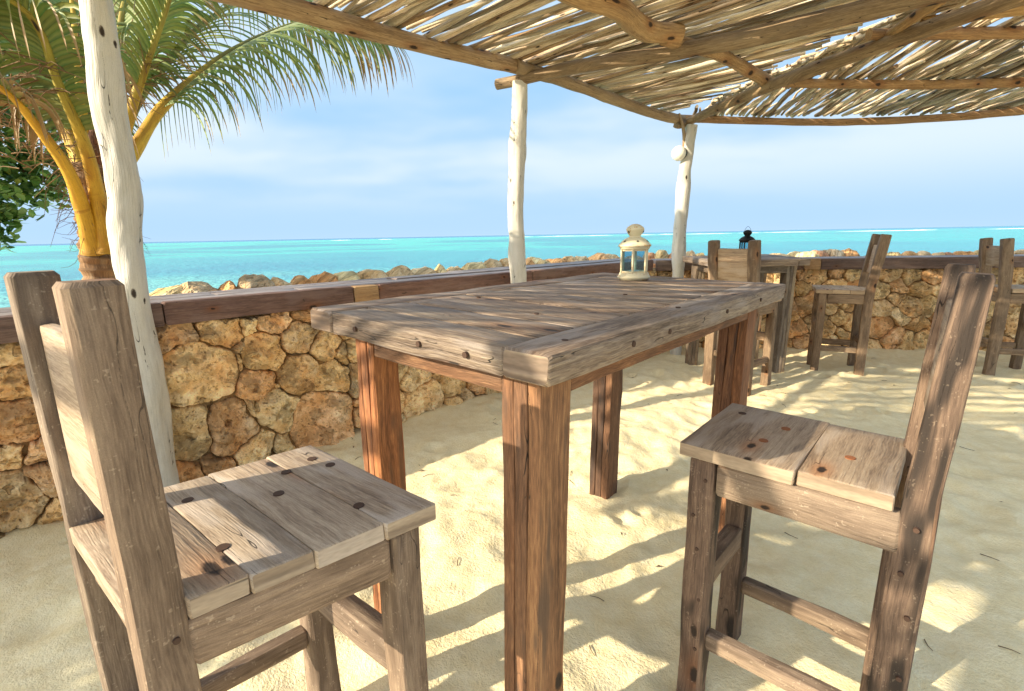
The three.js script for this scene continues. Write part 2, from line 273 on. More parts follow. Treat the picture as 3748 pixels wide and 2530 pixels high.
{ // surf breaking on the far reef
  const R = rng(77), sm = new THREE.MeshStandardMaterial({ color: 0xf4f8fa, roughness: 1 });
  for (const [az, dist, len] of [[-0.32, 640, 26], [-0.24, 640, 18], [0.02, 620, 34], [0.10, 600, 60], [0.17, 620, 40], [0.255, 560, 30], [0.30, 600, 22], [0.37, 560, 50], [0.44, 600, 24], [0.505, 620, 60], [0.63, 560, 70], [0.68, 600, 24], [0.79, 580, 46], [0.82, 600, 20]]) {
    const pos = [], uv = [], idx = [], n = 24; for (let i = 0; i <= n; i++) { const t = i / n, w = Math.sin(t * Math.PI) * (0.6 + 0.5 * Math.abs(vn3(t * 9, az * 60, 2))); [[-2.2, 0], [-0.8, 0.4], [0.9, 0.3], [2.2, 0]].forEach(([d, h]) => { pos.push((t - 0.5) * len, h * w * 1.2, d * w); uv.push(t, d); }); }
    for (let i = 0; i < n; i++) for (let j = 0; j < 3; j++) { const a = i * 4 + j; idx.push(a, a + 1, a + 5, a, a + 5, a + 4); }
    const g = buf(pos, uv, idx); g.computeVertexNormals(); const o = struct('surf', g, sm); o.position.set(Math.sin(az) * dist, -1.19, -Math.cos(az) * dist); o.rotation.y = -az; o.castShadow = false;
  }
}

// ------------------------------------------------------------------ rubble walls
const STONE_HUES = [[1.06, 0.84, 0.54], [1.1, 0.90, 0.62], [1.0, 0.74, 0.46], [1.12, 0.95, 0.68], [1.04, 0.70, 0.44], [0.88, 0.72, 0.52], [1.14, 0.99, 0.72], [0.80, 0.66, 0.48], [1.08, 0.78, 0.54]];
function clipCell(seed, pts, box) {
  let P = [[box[0], box[1]], [box[2], box[1]], [box[2], box[3]], [box[0], box[3]]];
  for (const q of pts) {
    if (q === seed) continue; const nx = q[0] - seed[0], ny = q[1] - seed[1]; const L = nx * nx + ny * ny; if (L > 0.5) continue; const c = (q[0] * q[0] + q[1] * q[1] - seed[0] * seed[0] - seed[1] * seed[1] - (q[2] || 0) + (seed[2] || 0)) / 2;
    const o = []; for (let i = 0; i < P.length; i++) { const a = P[i], b = P[(i + 1) % P.length], da = nx * a[0] + ny * a[1] - c, db = nx * b[0] + ny * b[1] - c; if (da <= 0) o.push(a); if ((da < 0) !== (db < 0)) { const t = da / (da - db); o.push([a[0] + (b[0] - a[0]) * t, a[1] + (b[1] - a[1]) * t]); } } P = o; if (!P.length) break;
  }
  return P;
}
function stoneGeo(poly0, R, w, segs, rings, thick) {
  const poly = []; poly0.forEach((A, i) => { const B = poly0[(i + 1) % poly0.length], n = Math.max(1, Math.round(Math.hypot(B[0] - A[0], B[1] - A[1]) / 0.025)); for (let k = 0; k < n; k++) { const x = lerp(A[0], B[0], k / n), y = lerp(A[1], B[1], k / n); poly.push([x + 0.040 * fbm3(x * 9, y * 9, 1, 4), y + 0.040 * fbm3(x * 9, y * 9, 31, 4)]); } });        // poly in (s,y) on the wall, bulging towards +n
  let cx = 0, cy = 0; poly.forEach(p => { cx += p[0]; cy += p[1]; }); cx /= poly.length; cy /= poly.length;
  const ph = R() * 100, hue = STONE_HUES[Math.floor(R() * STONE_HUES.length)], br = 0.78 + R() * 0.4, tx = (R() - 0.5) * 0.5, ty = (R() - 0.5) * 0.5, bulge = 0.022 + R() * 0.035, gap = 0.001 + R() * 0.004, fa = R() * 6.28, fk = 0.15 + R() * 0.45, fo = (R() - 0.3) * 0.05;
  const edge = a => { const dx = Math.cos(a), dy = Math.sin(a); let best = 1e9; for (let i = 0; i < poly.length; i++) { const A = poly[i], B = poly[(i + 1) % poly.length], ex = B[0] - A[0], ey = B[1] - A[1], den = dx * ey - dy * ex; if (Math.abs(den) < 1e-9) continue; const t = ((A[0] - cx) * ey - (A[1] - cy) * ex) / den, q = ((A[0] - cx) * dy - (A[1] - cy) * dx) / den; if (t > 0 && q >= -1e-6 && q <= 1 + 1e-6) best = Math.min(best, t); } return best; };
  let E = []; for (let j = 0; j < segs; j++) E.push(edge(j / segs * 2 * Math.PI));
  const mean = E.reduce((a, b) => a + b) / segs;
  for (let k = 0; k < 1; k++) E = E.map((e, j) => Math.min(e, (E[(j + 1) % segs] + E[(j + segs - 1) % segs] + 2 * e) / 4));   // knock the corners off
  const pos = [], uv = [], col = [], idx = [], prof = [];
  for (let i = 0; i <= rings; i++) { const t = i / rings; prof.push(t < 0.72 ? [t / 0.72 * 0.945, 1] : [lerp(0.945, 1, Math.sin((t - 0.72) / 0.28 * Math.PI / 2)), Math.cos((t - 0.72) / 0.28 * Math.PI / 2)]); }
  const u0 = R(), v0 = R(), rot = R() * 6.28;
  for (let i = 0; i <= rings; i++) for (let j = 0; j <= segs; j++) {
    const jj = j % segs, a = jj / segs * 2 * Math.PI, e = Math.max(0.012, E[jj] - gap + 0.014 * fbm3(Math.cos(a) * 3.4 + ph, Math.sin(a) * 3.4, 5, 4)), [pr, pz] = prof[i], r = e * pr, x = Math.cos(a) * r, y = Math.sin(a) * r, S = cx + x, Y = cy + y;
    const pit = sstep(0.30, 0.46, fbm3(S * 24 + ph, Y * 24, 15, 2)) * sstep(-0.1, 0.25, fbm3(S * 5 + ph, Y * 5, 19, 2)), crag = fbm3(S * 7 + ph, Y * 7, 3, 4) * 0.046 - Math.abs(fbm3(S * 15 + ph, Y * 15, 8, 3)) * 0.040 + fbm3(S * 44 + ph, Y * 44, 6, 3) * 0.018 - pit * 0.026;
    const facet = -Math.max(0, (x * Math.cos(fa) + y * Math.sin(fa)) - fo) * fk;
    const z = pz * Math.max(-0.012 + 0.3 * crag, bulge * (1 - 0.3 * pr * pr) + crag + facet + (x * tx + y * ty) * 0.5) - (1 - pz) * thick * (i === rings ? 1 : 0.5);
    const k = 1 + 0.0 * z, q = onW(w, S, 0.0 + z);
    pos.push(q[0], Y, q[1]); uv.push((Math.cos(rot) * S - Math.sin(rot) * Y) / 0.55 + u0, (Math.sin(rot) * S + Math.cos(rot) * Y) / 0.55 + v0);
    const st = fbm3(S * 7 + ph, Y * 7, 21, 3), c = mix3(mix3(hue, [0.92, 0.54, 0.26], clamp(sstep(0.05, 0.45, st) * 0.38)), [1.05, 0.98, 0.84], sstep(0.15, 0.5, fbm3(S * 6 + ph, Y * 6, 44, 3)) * 0.6), kk = br * (1 + 0.3 * fbm3(S * 16, Y * 16, ph, 3)) * (1 - 0.35 * pit); col.push(c[0] * kk * k, c[1] * kk * k, c[2] * kk * k);
  }
  const N = segs + 1; for (let i = 0; i < rings; i++) for (let j = 0; j < segs; j++) { const A = i * N + j; idx.push(A, A + N, A + 1, A + 1, A + N, A + N + 1); }
  const g = buf(pos, uv, idx, col); g.computeVertexNormals();
  const nm = g.attributes.normal; for (let i = 0; i <= rings; i++) { const A = i * N, B = A + segs, v = V(nm.getX(A) + nm.getX(B), nm.getY(A) + nm.getY(B), nm.getZ(A) + nm.getZ(B)).normalize(); nm.setXYZ(A, v.x, v.y, v.z); nm.setXYZ(B, v.x, v.y, v.z); }
  return g;
}
function boxOn(w, s0, s1, y0, y1, o0, o1) {                // oriented box in wall coordinates
  const g = new THREE.BoxGeometry(s1 - s0, y1 - y0, o1 - o0), m = new THREE.Matrix4().makeBasis(V(w.d[0], 0, w.d[1]), V(0, 1, 0), V(w.n[0], 0, w.n[1])), c = onW(w, (s0 + s1) / 2, (o0 + o1) / 2);
  if (m.determinant() < 0) { g.scale(1, 1, 1); }
  const u = g.attributes.uv, p = g.attributes.position; for (let i = 0; i < u.count; i++) u.setXY(i, (p.getX(i) + p.getZ(i)) / 0.55, p.getY(i) / 0.55);
  g.applyMatrix4(m); g.translate(c[0], (y0 + y1) / 2, c[1]); return g;
}
function rubbleWall(w, s0, s1, seeds, label, seed, segs, rings) {
  const base = onW(w, (s0 + s1) / 2), o = thing('stone_wall', label, 'wall', [base[0], 0, base[1]]), R = rng(seed), pts = seeds.map(p => [p[0], p[1], p[2] || 0.07 + R() * 0.05]);
  for (let i = 0; i < 4000; i++) { const p = [s0 + R() * (s1 - s0), -0.05 + R() * 0.92, 0.065 + R() * R() * 0.13]; if (pts.every(q => Math.hypot(q[0] - p[0], q[1] - p[1]) > (q[2] + p[2]) * 0.9)) pts.push(p); }
  for (let i = 0; i < 260; i++) { const p = [s0 + R() * (s1 - s0), R() * 0.84, 0.025 + R() * 0.025]; if (pts.every(q => Math.hypot(q[0] - p[0], q[1] - p[1]) > q[2] * 0.98 + p[2] * 0.55)) pts.push(p); }
  for (const p of pts) p[2] *= p[2];
  mesh('mortar_core', move(boxOn(w, s0, s1, -0.15, 0.86, -0.40, -0.024), -base[0], 0, -base[1]), M.mortar, o);
  for (const p of pts) { const P = clipCell(p, pts, [s0, -0.14, s1, 0.862]); if (P.length < 3) continue; mesh('stone', move(stoneGeo(P, R, w, segs, rings, 0.07), -base[0], 0, -base[1]), M.stone, o); }
  return o;
}
const SEEDS_L = [[0.09, 0.78, 0.09], [0.1, 0.68, 0.12], [0.12, 0.57, 0.05], [0.04, 0.52, 0.13], [0.13, 0.49, 0.07], [0.03, 0.4, 0.08], [0.11, 0.38, 0.08], [0.66, 0.78, 0.12], [0.59, 0.69, 0.05], [0.86, 0.8, 0.13], [0.73, 0.59, 0.2], [1.01, 0.81, 0.07], [0.9, 0.61, 0.04], [0.92, 0.73, 0.05], [-0.01, 0.16, 0.13], [0.11, 0.23, 0.08], [0.09, 0.1, 0.08], [-0.03, 0.06, 0.07], [1.06, 0.65, 0.12], [1.13, 0.82, 0.1], [1.25, 0.71, 0.11], [1.4, 0.63, 0.09], [1.23, 0.48, 0.13], [1.0, 0.48, 0.1], [1.4, 0.43, 0.11], [1.09, 0.31, 0.12], [1.33, 0.17, 0.2], [0.94, 0.31, 0.07], [1.29, 0.82, 0.05], [1.47, 0.56, 0.05], [1.87, 0.38, 0.12], [2.02, 0.3, 0.13], [2.19, 0.27, 0.07], [2.32, 0.2, 0.11], [2.06, 0.11, 0.18], [1.83, 0.17, 0.09], [2.34, 0.04, 0.07], [2.44, 0.09, 0.08], [2.53, 0.14, 0.08], [2.69, 0.07, 0.09], [1.83, 0.03, 0.07], [1.16, 0.43, 0.05], [0.65, 0.28, 0.18], [0.82, 0.26, 0.17], [0.71, 0.39, 0.07], [0.77, 0.12, 0.11], [0.61, 0.11, 0.1], [0.94, 0.12, 0.11]];
const SEEDS_R = [[1.47, 0.82], [1.67, 0.8], [1.84, 0.8], [1.99, 0.81], [1.52, 0.66], [1.46, 0.47], [1.58, 0.5], [1.49, 0.24], [1.43, 0.09], [1.86, 0.72], [2.02, 0.73], [1.81, 0.49], [1.91, 0.57], [2.01, 0.51], [1.95, 0.37], [2.06, 0.3], [1.81, 0.22], [1.98, 0.18], [1.84, 0.1], [2.33, 0.79], [2.52, 0.79], [2.72, 0.79], [2.42, 0.69], [2.64, 0.66], [2.28, 0.63], [2.43, 0.57], [2.31, 0.46], [2.57, 0.47], [2.73, 0.51], [2.49, 0.39], [2.65, 0.3], [2.32, 0.24], [2.44, 0.14], [2.59, 0.1], [2.71, 0.11], [2.28, 0.06], [2.8, 0.65], [2.91, 0.8], [3.24, 0.79], [3.26, 0.48], [3.2, 0.32], [3.31, 0.24], [3.24, 0.14], [3.42, 0.73], [3.49, 0.62], [1.38, 0.64], [1.36, 0.76], [0.04, 0.8], [0.19, 0.8], [0.38, 0.8], [0.53, 0.8], [0.12, 0.64], [0.39, 0.67], [0.04, 0.46], [0.27, 0.36], [0.54, 0.46], [0.24, 0.14], [0.53, 0.2], [0.75, 0.55], [0.77, 0.27], [1.01, 0.13], [1.01, 0.64]];
rubbleWall(WL, -1.6, 4.98, SEEDS_L, 'shaded tan rubble wall running along the sea below the long dark counter', 501, 60, 20);
rubbleWall(WR, 0.0, 8.0, SEEDS_R, 'sunlit ochre rubble wall behind the far chairs', 502, 40, 13);

// wooden counters on the walls
function counter(w, parts, s0, s1, label, tops) {
  const b = onW(w, (s0 + s1) / 2), o = thing('wooden_counter', label, 'counter', [b[0], 0.86, b[1]], 'counters on the rubble walls'), at = (s, off, y) => { const q = onW(w, s, off); return V(q[0] - b[0], y - 0.86, q[1] - b[1]); }, sd = [w.n[0], 0, w.n[1]];
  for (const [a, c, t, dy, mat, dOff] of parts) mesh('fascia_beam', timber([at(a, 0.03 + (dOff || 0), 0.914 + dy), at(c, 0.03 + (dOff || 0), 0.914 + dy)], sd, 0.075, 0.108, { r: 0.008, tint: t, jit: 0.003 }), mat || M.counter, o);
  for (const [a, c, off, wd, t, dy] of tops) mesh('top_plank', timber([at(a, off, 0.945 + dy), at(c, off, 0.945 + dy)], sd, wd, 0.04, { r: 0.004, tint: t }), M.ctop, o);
  return o;
}
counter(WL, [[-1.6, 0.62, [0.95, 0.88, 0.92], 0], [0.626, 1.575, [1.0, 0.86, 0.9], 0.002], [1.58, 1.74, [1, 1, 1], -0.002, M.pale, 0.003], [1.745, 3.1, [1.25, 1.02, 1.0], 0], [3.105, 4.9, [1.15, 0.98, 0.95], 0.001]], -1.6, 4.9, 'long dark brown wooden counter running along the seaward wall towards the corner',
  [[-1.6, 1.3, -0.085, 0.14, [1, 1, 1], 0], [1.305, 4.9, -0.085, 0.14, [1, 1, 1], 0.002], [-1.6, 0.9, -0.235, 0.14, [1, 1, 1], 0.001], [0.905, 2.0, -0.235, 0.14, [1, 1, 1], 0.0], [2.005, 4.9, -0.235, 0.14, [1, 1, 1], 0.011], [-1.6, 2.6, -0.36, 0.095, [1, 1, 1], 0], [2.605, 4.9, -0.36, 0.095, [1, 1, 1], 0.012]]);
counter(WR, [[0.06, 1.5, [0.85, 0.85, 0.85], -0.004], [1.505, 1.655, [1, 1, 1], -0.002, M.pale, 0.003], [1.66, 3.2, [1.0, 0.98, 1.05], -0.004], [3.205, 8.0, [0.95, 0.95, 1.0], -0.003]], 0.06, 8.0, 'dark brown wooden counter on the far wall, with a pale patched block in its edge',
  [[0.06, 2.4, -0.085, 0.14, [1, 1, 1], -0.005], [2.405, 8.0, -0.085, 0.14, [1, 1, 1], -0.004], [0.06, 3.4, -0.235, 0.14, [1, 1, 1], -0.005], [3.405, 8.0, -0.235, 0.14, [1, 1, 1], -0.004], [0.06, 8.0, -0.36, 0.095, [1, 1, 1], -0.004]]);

// boulders of the sea defence behind the walls: x, top, z, width
const ROCKS = [[-2.42, 0.96, -2.70, 0.2], [-2.09, 0.97, -3.02, 0.17], [-1.96, 0.99, -3.14, 0.18], [-1.84, 0.98, -3.26, 0.14], [-1.71, 1.01, -3.37, 0.17], [-1.6, 0.98, -3.48, 0.16], [-1.49, 0.98, -3.58, 0.15], [-1.38, 1.0, -3.68, 0.18], [-1.25, 0.99, -3.8, 0.22], [-1.09, 0.99, -3.95, 0.2], [-0.94, 1.01, -4.09, 0.23], [-0.77, 0.98, -4.26, 0.25], [-0.6, 1.0, -4.41, 0.17], [-0.48, 0.97, -4.52, 0.18], [-0.34, 1.0, -4.65, 0.26], [-0.18, 1.02, -4.8, 0.18], [-0.06, 1.02, -4.91, 0.15], [0.05, 1.0, -5.02, 0.16], [0.17, 1.01, -5.13, 0.15], [0.27, 1.01, -5.22, 0.2], [0.39, 0.97, -5.33, 0.15], [0.52, 0.98, -5.46, 0.25], [0.67, 1.0, -5.6, 0.17], [0.8, 0.99, -5.72, 0.2], [1.04, 1.01, -5.94, 0.36], [1.24, 0.99, -6.11, 0.17], [1.5, 0.97, -6.1, 0.2], [1.68, 1.0, -6.05, 0.14], [1.8, 1.03, -6.03, 0.16], [1.93, 1.0, -6.01, 0.12], [2.13, 1.02, -5.98, 0.15], [2.25, 0.99, -5.97, 0.12], [2.42, 0.98, -5.95, 0.18], [2.62, 0.97, -5.92, 0.2], [2.85, 0.98, -5.89, 0.2], [3.1, 0.97, -5.85, 0.2], [3.36, 0.99, -5.81, 0.22], [3.52, 1.0, -5.79, 0.16], [3.68, 1.01, -5.76, 0.17], [3.83, 1.02, -5.74, 0.16], [4.05, 0.95, -5.7, 0.18], [4.3, 0.97, -5.67, 0.16], [4.44, 0.98, -5.65, 0.18], [4.6, 0.98, -5.63, 0.18], [4.75, 0.96, -5.61, 0.14], [4.89, 0.96, -5.59, 0.15], [5.01, 0.97, -5.57, 0.16], [5.14, 0.98, -5.56, 0.14], [5.35, 0.97, -5.52, 0.18], [5.56, 0.98, -5.49, 0.16]];
{
  const R = rng(909), tints = [[[0.98, 0.80, 0.58], 'tan'], [[1.0, 0.64, 0.36], 'orange'], [[0.84, 0.74, 0.62], 'grey brown'], [[1.0, 0.9, 0.62], 'pale yellow'], [[0.95, 0.60, 0.46], 'reddish']];
  ROCKS.forEach(([x, top, z, w], i) => {
    const g0 = new THREE.IcosahedronGeometry(1, 4), p = g0.attributes.position, col = [], uv = [], ph = R() * 90, T = tints[[0, 3, 4, 2, 0, 1, 2, 4, 0, 3, 1][(i * 7 + Math.floor(R() * 3)) % 11]], H = 0.11 + w * 0.4 + R() * 0.03, sx = w * (0.68 + R() * 0.22), sz = w * (0.8 + R() * 0.4);
    const planes = []; for (let k = 0; k < 9; k++) { const t = V(R() - 0.5, R() - 0.35, R() - 0.5).normalize(); planes.push([t, 0.72 + R() * 0.25]); }
    for (let k = 0; k < p.count; k++) {
      const d = V(p.getX(k), p.getY(k), p.getZ(k)).normalize(); let r = Math.pow(Math.abs(d.x) ** 3.4 + Math.abs(d.y) ** 3.4 + Math.abs(d.z) ** 3.4, -1 / 3.4) * 0.92; for (const [t, c] of planes) { const q = d.dot(t); if (q > 0.05) r = Math.min(r, c / q); }
      r = lerp(r, 1, 0.15) * (1 + 0.16 * fbm3(d.x * 2 + ph, d.y * 2, d.z * 2, 4) + 0.09 * fbm3(d.x * 7 + ph, d.y * 9, d.z * 9, 3));
      p.setXYZ(k, d.x * r * sx, d.y * r * H, d.z * r * sz); uv.push((d.x * r * sx + d.z * r * sz * 0.7) / 0.45 + ph, (d.y * r * H + d.z * r * sz * 0.7) / 0.45); const kk = 1.12 + 0.3 * fbm3(d.x * 4 + ph, d.y * 4, d.z * 4, 3); col.push(T[0][0] * kk, T[0][1] * kk, T[0][2] * kk);
    }
    g0.computeBoundingBox(); const dy = top + 0.018 - g0.boundingBox.max.y; g0.setAttribute('uv', new THREE.Float32BufferAttribute(uv, 2)); g0.setAttribute('color', new THREE.Float32BufferAttribute(col, 3)); const g = toCreasedNormals(g0, 0.55);
    const far = i >= 26; const o = single('boulder', g, M.stone, `rough ${T[1]} boulder showing above the ${far ? 'far' : 'seaward'} counter`, 'rock', `${T[1]} boulders behind the ${far ? 'far' : 'seaward'} counter`); o.position.set(x, dy, z);
  });
}

// ------------------------------------------------------------------ pergola: posts, beams, sticks
const pergola = thing('pergola', 'rustic pergola of white painted log posts, branch beams and a stick roof', 'pergola', [0, 0, 0]);
const white = [1, 1, 1];
function post(path, r0, r1, rawFrom, seed) {
  const g = tube(path, t => lerp(r0, r1, t) * (1 + 0.07 * Math.sin(t * 17 + seed) * Math.sin(t * 5 + seed * 2)), { radial: 36, n: 120, lump: 0.17, freq: 5, seed, tint: white, });
  return mesh('post', g, M.paint, pergola);
}
post([[-1.71, -0.15, -2.22], [-1.704, 0.3, -2.226], [-1.694, 0.65, -2.235], [-1.694, 0.96, -2.237], [-1.684, 1.23, -2.242], [-1.665, 1.53, -2.255], [-1.668, 1.8, -2.257], [-1.652, 2.0, -2.266], [-1.648, 2.28, -2.268]], 0.066, 0.055, 2.6, 3);
post([[0.085, -0.15, -3.72], [0.08, 0.4, -3.72], [0.066, 0.85, -3.72], [0.046, 1.2, -3.72], [0.05, 1.54, -3.72], [0.072, 1.9, -3.72], [0.088, 2.27, -3.72]], 0.062, 0.056, 1.95, 5);
post([[1.70, -0.15, -5.05], [1.70, 0.3, -5.05], [1.684, 0.93, -5.055], [1.695, 1.64, -5.055], [1.712, 1.98, -5.05], [1.735, 2.235, -5.045]], 0.058, 0.062, 2.0, 8);
post([[5.03, -0.15, -4.88], [5.1, 0.5, -4.88], [5.22, 1.2, -4.86], [5.3, 1.8, -4.83], [5.36, 2.27, -4.8]], 0.075, 0.065, 2.2, 12);
const B = (pts, r0, r1, o = {}) => mesh('beam', tube(pts, [r0 * 0.88, r1 * 0.88], { radial: 12, n: 36, lump: 0.12, freq: 5, ...o }), M.beam, pergola);
// edge beams (above the cross beams), cross beams on the posts, purlins
B([[-4.05, 2.30, 0.12], [-3.35, 2.30, -0.55], [-2.2, 2.31, -1.6], [-1.06, 2.33, -2.66], [-0.5, 2.335, -3.18], [0.07, 2.345, -3.64], [0.12, 2.345, -3.69]], 0.062, 0.052, { seed: 21 });
B([[0.06, 2.335, -3.60], [0.5, 2.33, -4.02], [1.0, 2.30, -4.50], [1.45, 2.29, -4.92], [1.71, 2.30, -5.14]], 0.046, 0.05, { seed: 22 });
B([[1.66, 2.305, -5.10], [2.4, 2.30, -5.22], [3.3, 2.28, -5.27], [4.2, 2.29, -5.20], [5.2, 2.33, -5.06], [6.3, 2.34, -4.9]], 0.036, 0.045, { seed: 23, tint: [1.0, 0.85, 0.72] });
B([[-0.07, 2.285, -3.815], [0.5, 2.29, -3.46], [1.2, 2.27, -3.06], [1.9, 2.27, -2.52], [2.6, 2.28, -2.05], [3.6, 2.3, -1.4]], 0.042, 0.07, { seed: 24, tint: [0.72, 0.72, 0.74] });
B([[1.70, 2.27, -5.16], [1.78, 2.27, -4.6], [1.9, 2.27, -3.92], [2.1, 2.27, -3.25], [2.32, 2.27, -2.6], [2.6, 2.27, -1.4], [2.8, 2.27, 0.4]], 0.042, 0.058, { seed: 25, tint: [0.85, 0.82, 0.78] });
B([[-1.78, 2.27, -2.34], [-0.9, 2.28, -1.86], [0.2, 2.27, -1.2], [1.3, 2.28, -0.55]], 0.05, 0.06, { seed: 26 });
B([[-0.55, 2.36, -1.75], [0.0, 2.35, -2.28], [0.33, 2.33, -2.58], [0.52, 2.31, -2.66], [0.66, 2.31, -2.86], [0.80, 2.325, -3.04], [0.97, 2.335, -3.10]], 0.055, 0.064, { seed: 27, tint: [1.2, 1.1, 0.92], capTint: [1.1, 1, 0.85] });
B([[0.88, 2.30, -3.08], [1.3, 2.335, -3.42], [1.65, 2.33, -3.74], [1.93, 2.31, -3.99]], 0.04, 0.048, { seed: 28, tint: [1.1, 1.0, 0.85] });
B([[1.86, 2.31, -3.98], [2.6, 2.32, -4.10], [3.5, 2.31, -4.12], [4.6, 2.32, -4.05], [6.2, 2.32, -3.9]], 0.036, 0.046, { seed: 29, tint: [1.0, 0.86, 0.7] });
B([[2.05, 2.32, -3.12], [2.8, 2.33, -3.16], [3.8, 2.32, -3.15], [5.6, 2.32, -3.0]], 0.036, 0.042, { seed: 30, tint: [1.0, 0.84, 0.68] });
B([[2.1, 2.34, -2.55], [2.12, 2.32, -2.85], [2.16, 2.31, -3.14]], 0.034, 0.03, { seed: 31, tint: [1.15, 1.0, 0.75] });
B([[2.25, 2.335, -3.0], [2.75, 2.34, -2.82], [3.5, 2.34, -2.5]], 0.03, 0.05, { seed: 32, tint: [1.25, 1.1, 0.8] });
B([[-4.6, 2.30, 2.3], [-3.3, 2.30, 1.1], [-2.2, 2.30, 0.1], [-1.2, 2.30, -0.8]], 0.05, 0.05, { seed: 35 });
B([[-3.95, 2.27, -0.05], [-2.6, 2.28, 0.75], [-1.0, 2.28, 1.7]], 0.05, 0.05, { seed: 33 });
B([[-1.5, 2.3, 0.9], [0.1, 2.3, -0.45], [1.4, 2.3, -1.6]], 0.045, 0.045, { seed: 34 });
// a split branch stump beside the far corner post, and the nail under the edge beam
mesh('branch_stump', tube([[1.585, 2.235, -5.02], [1.62, 2.235, -5.04], [1.69, 2.25, -5.05]], [0.03, 0.028], { radial: 10, n: 8, lump: 0.25, seed: 41 }), M.bark, pergola);
mesh('tie_branch', tube([[1.60, 2.33, -5.0], [1.635, 2.24, -5.0], [1.665, 2.14, -5.02], [1.675, 2.0, -5.03]], [0.012, 0.018], { radial: 7, n: 12, seed: 42, tint: [1.2, 1.1, 1.0] }), M.bark, pergola);
{
  const R = rng(3131), sticks = [], K = V(1.70, 0, -5.1), xd = V(0.2, 0, 0.98).normalize();
  const sideX3 = (x, z) => (x - K.x) * xd.z - (z - K.z) * xd.x;            // >0 right of the hip beam
  const x1 = (x, z) => (x + 1.66) * 0.5 - (z + 2.27) * 0.86;                // >0 seaward of the beam on the near post
  function stick(ox, oz, dx, dz, len, r, y, sideSign, list, bay = 1) {
    const L = Math.hypot(dx, dz); dx /= L; dz /= L; const n = 14, pts = [], a1 = (R() - 0.5) * 0.05, a2 = R() * 6.28, w = 0.005 + R() * 0.016;
    for (let i = 0; i <= n; i++) { const t = i / n * len, off = w * Math.sin(a2 + i * 0.45) + 0.010 * (R() - 0.5) + a1 * t * 0.3, x = ox + dx * t - dz * off, z = oz + dz * t + dx * off; if (sideSign && i > 1 && sideX3(x, z) * sideSign < 0.02) break; if (bay < 2 && (x1(x, z) > 0) !== (bay === 1)) { if (pts.length > 2) break; pts.length = 0; continue; } pts.push(V(x, y + 0.014 * Math.sin(a2 * 2 + i * 0.55) + (R() - 0.5) * 0.006, z)); }
    if (pts.length < 3) return; list.push({ pts, r, r2: r * (0.55 + R() * 0.35), k: R(), tn: tone(R, 0.42, 0.07) });
  }
  const A = [], Bk = [], hid = [], E = (s, t) => [-1.06 + 0.731 * s + 0.683 * t, -2.66 - 0.683 * s + 0.731 * t];
  // rows that start on the seaward edge and run inwards
  for (let s = -0.75; s < 3.74; s += 0.024 + R() * 0.020) { const [x, z] = E(s, -0.03 - R() * 0.03); stick(x, z, 0.72 + (R() - 0.5) * 0.06, 0.69 + (R() - 0.5) * 0.06, 1.6 + R() * 1.2, 0.009 + R() * 0.011, 2.395 + R() * 0.012 - 0.006 * s, -1, A); }
  for (let s = -1.2; s < 3.6; s += 0.021 + R() * 0.016) { const [x, z] = E(s, 0.55 + R() * 1.0); stick(x, z, 0.73 + (R() - 0.5) * 0.06, 0.68 + (R() - 0.5) * 0.06, 1.4 + R() * 1.0, 0.007 + R() * 0.009, 2.415 + R() * 0.02, -1, Bk); }
  for (let s = -1.6; s < 3.4; s += 0.036 + R() * 0.02) { const [x, z] = E(s, 1.5 + R() * 1.0); stick(x, z, 0.73 + (R() - 0.5) * 0.12, 0.68 + (R() - 0.5) * 0.12, 1.6 + R() * 1.0, 0.009 + R() * 0.008, 2.40 + R() * 0.03, -1, hid); }
  for (let s = -0.7; s < 3.7; s += 0.045 + R() * 0.035) { const [x, z] = E(s, -0.02 - R() * 0.03 + (R() < 0.4 ? 0.5 * R() : 0)); stick(x, z, 0.72 + (R() - 0.5) * 0.05, 0.69 + (R() - 0.5) * 0.05, 1.2 + R() * 0.9, 0.006 + R() * 0.005, 2.418 + R() * 0.012 - 0.006 * s, -1, Bk); }
  for (let x = 1.85; x < 6.2; x += 0.05 + R() * 0.04) stick(x, -5.27 + R() * 0.4, -0.22 + (R() - 0.5) * 0.06, 0.97, 1.2 + R() * 0.9, 0.006 + R() * 0.005, 2.38 + R() * 0.012, 1, Bk, 2);
  // right bay: from the far edge towards the camera
  for (let x = 1.75; x < 6.2; x += 0.026 + R() * 0.020) stick(x, -5.28 + 0.05 * Math.cos((x - 3.3) * 0.8) * -1 + R() * 0.03 + 0.04 * Math.max(0, x - 4) , -0.22 + (R() - 0.5) * 0.07, 0.97, 1.4 + R() * 0.9, 0.010 + R() * 0.011, 2.355 + R() * 0.02, 1, A, 2);
  for (let x = 1.9; x < 6.6; x += 0.022 + R() * 0.016) stick(x, -4.6 + R() * 0.7, -0.22 + (R() - 0.5) * 0.07, 0.97, 1.3 + R() * 1.0, 0.007 + R() * 0.009, 2.375 + R() * 0.025, 1, Bk, 2);
  for (let k = 0.35; k < 2.6; k += 0.045 + R() * 0.03) { const x = K.x + 0.2 * k, z = K.z + 0.98 * k; stick(x + 0.03, z, -0.22 + 0.6 + (R() - 0.5) * 0.3, 0.8, 0.5 + R() * 0.5, 0.009 + R() * 0.008, 2.37 + R() * 0.02, 0, Bk, 2); }
  for (let x = 2.1; x < 6.8; x += 0.036 + R() * 0.02) stick(x, -3.6 + R() * 0.8, -0.22 + (R() - 0.5) * 0.14, 0.97, 1.6 + R() * 1.2, 0.009 + R() * 0.008, 2.375 + R() * 0.03, 1, hid, 2);
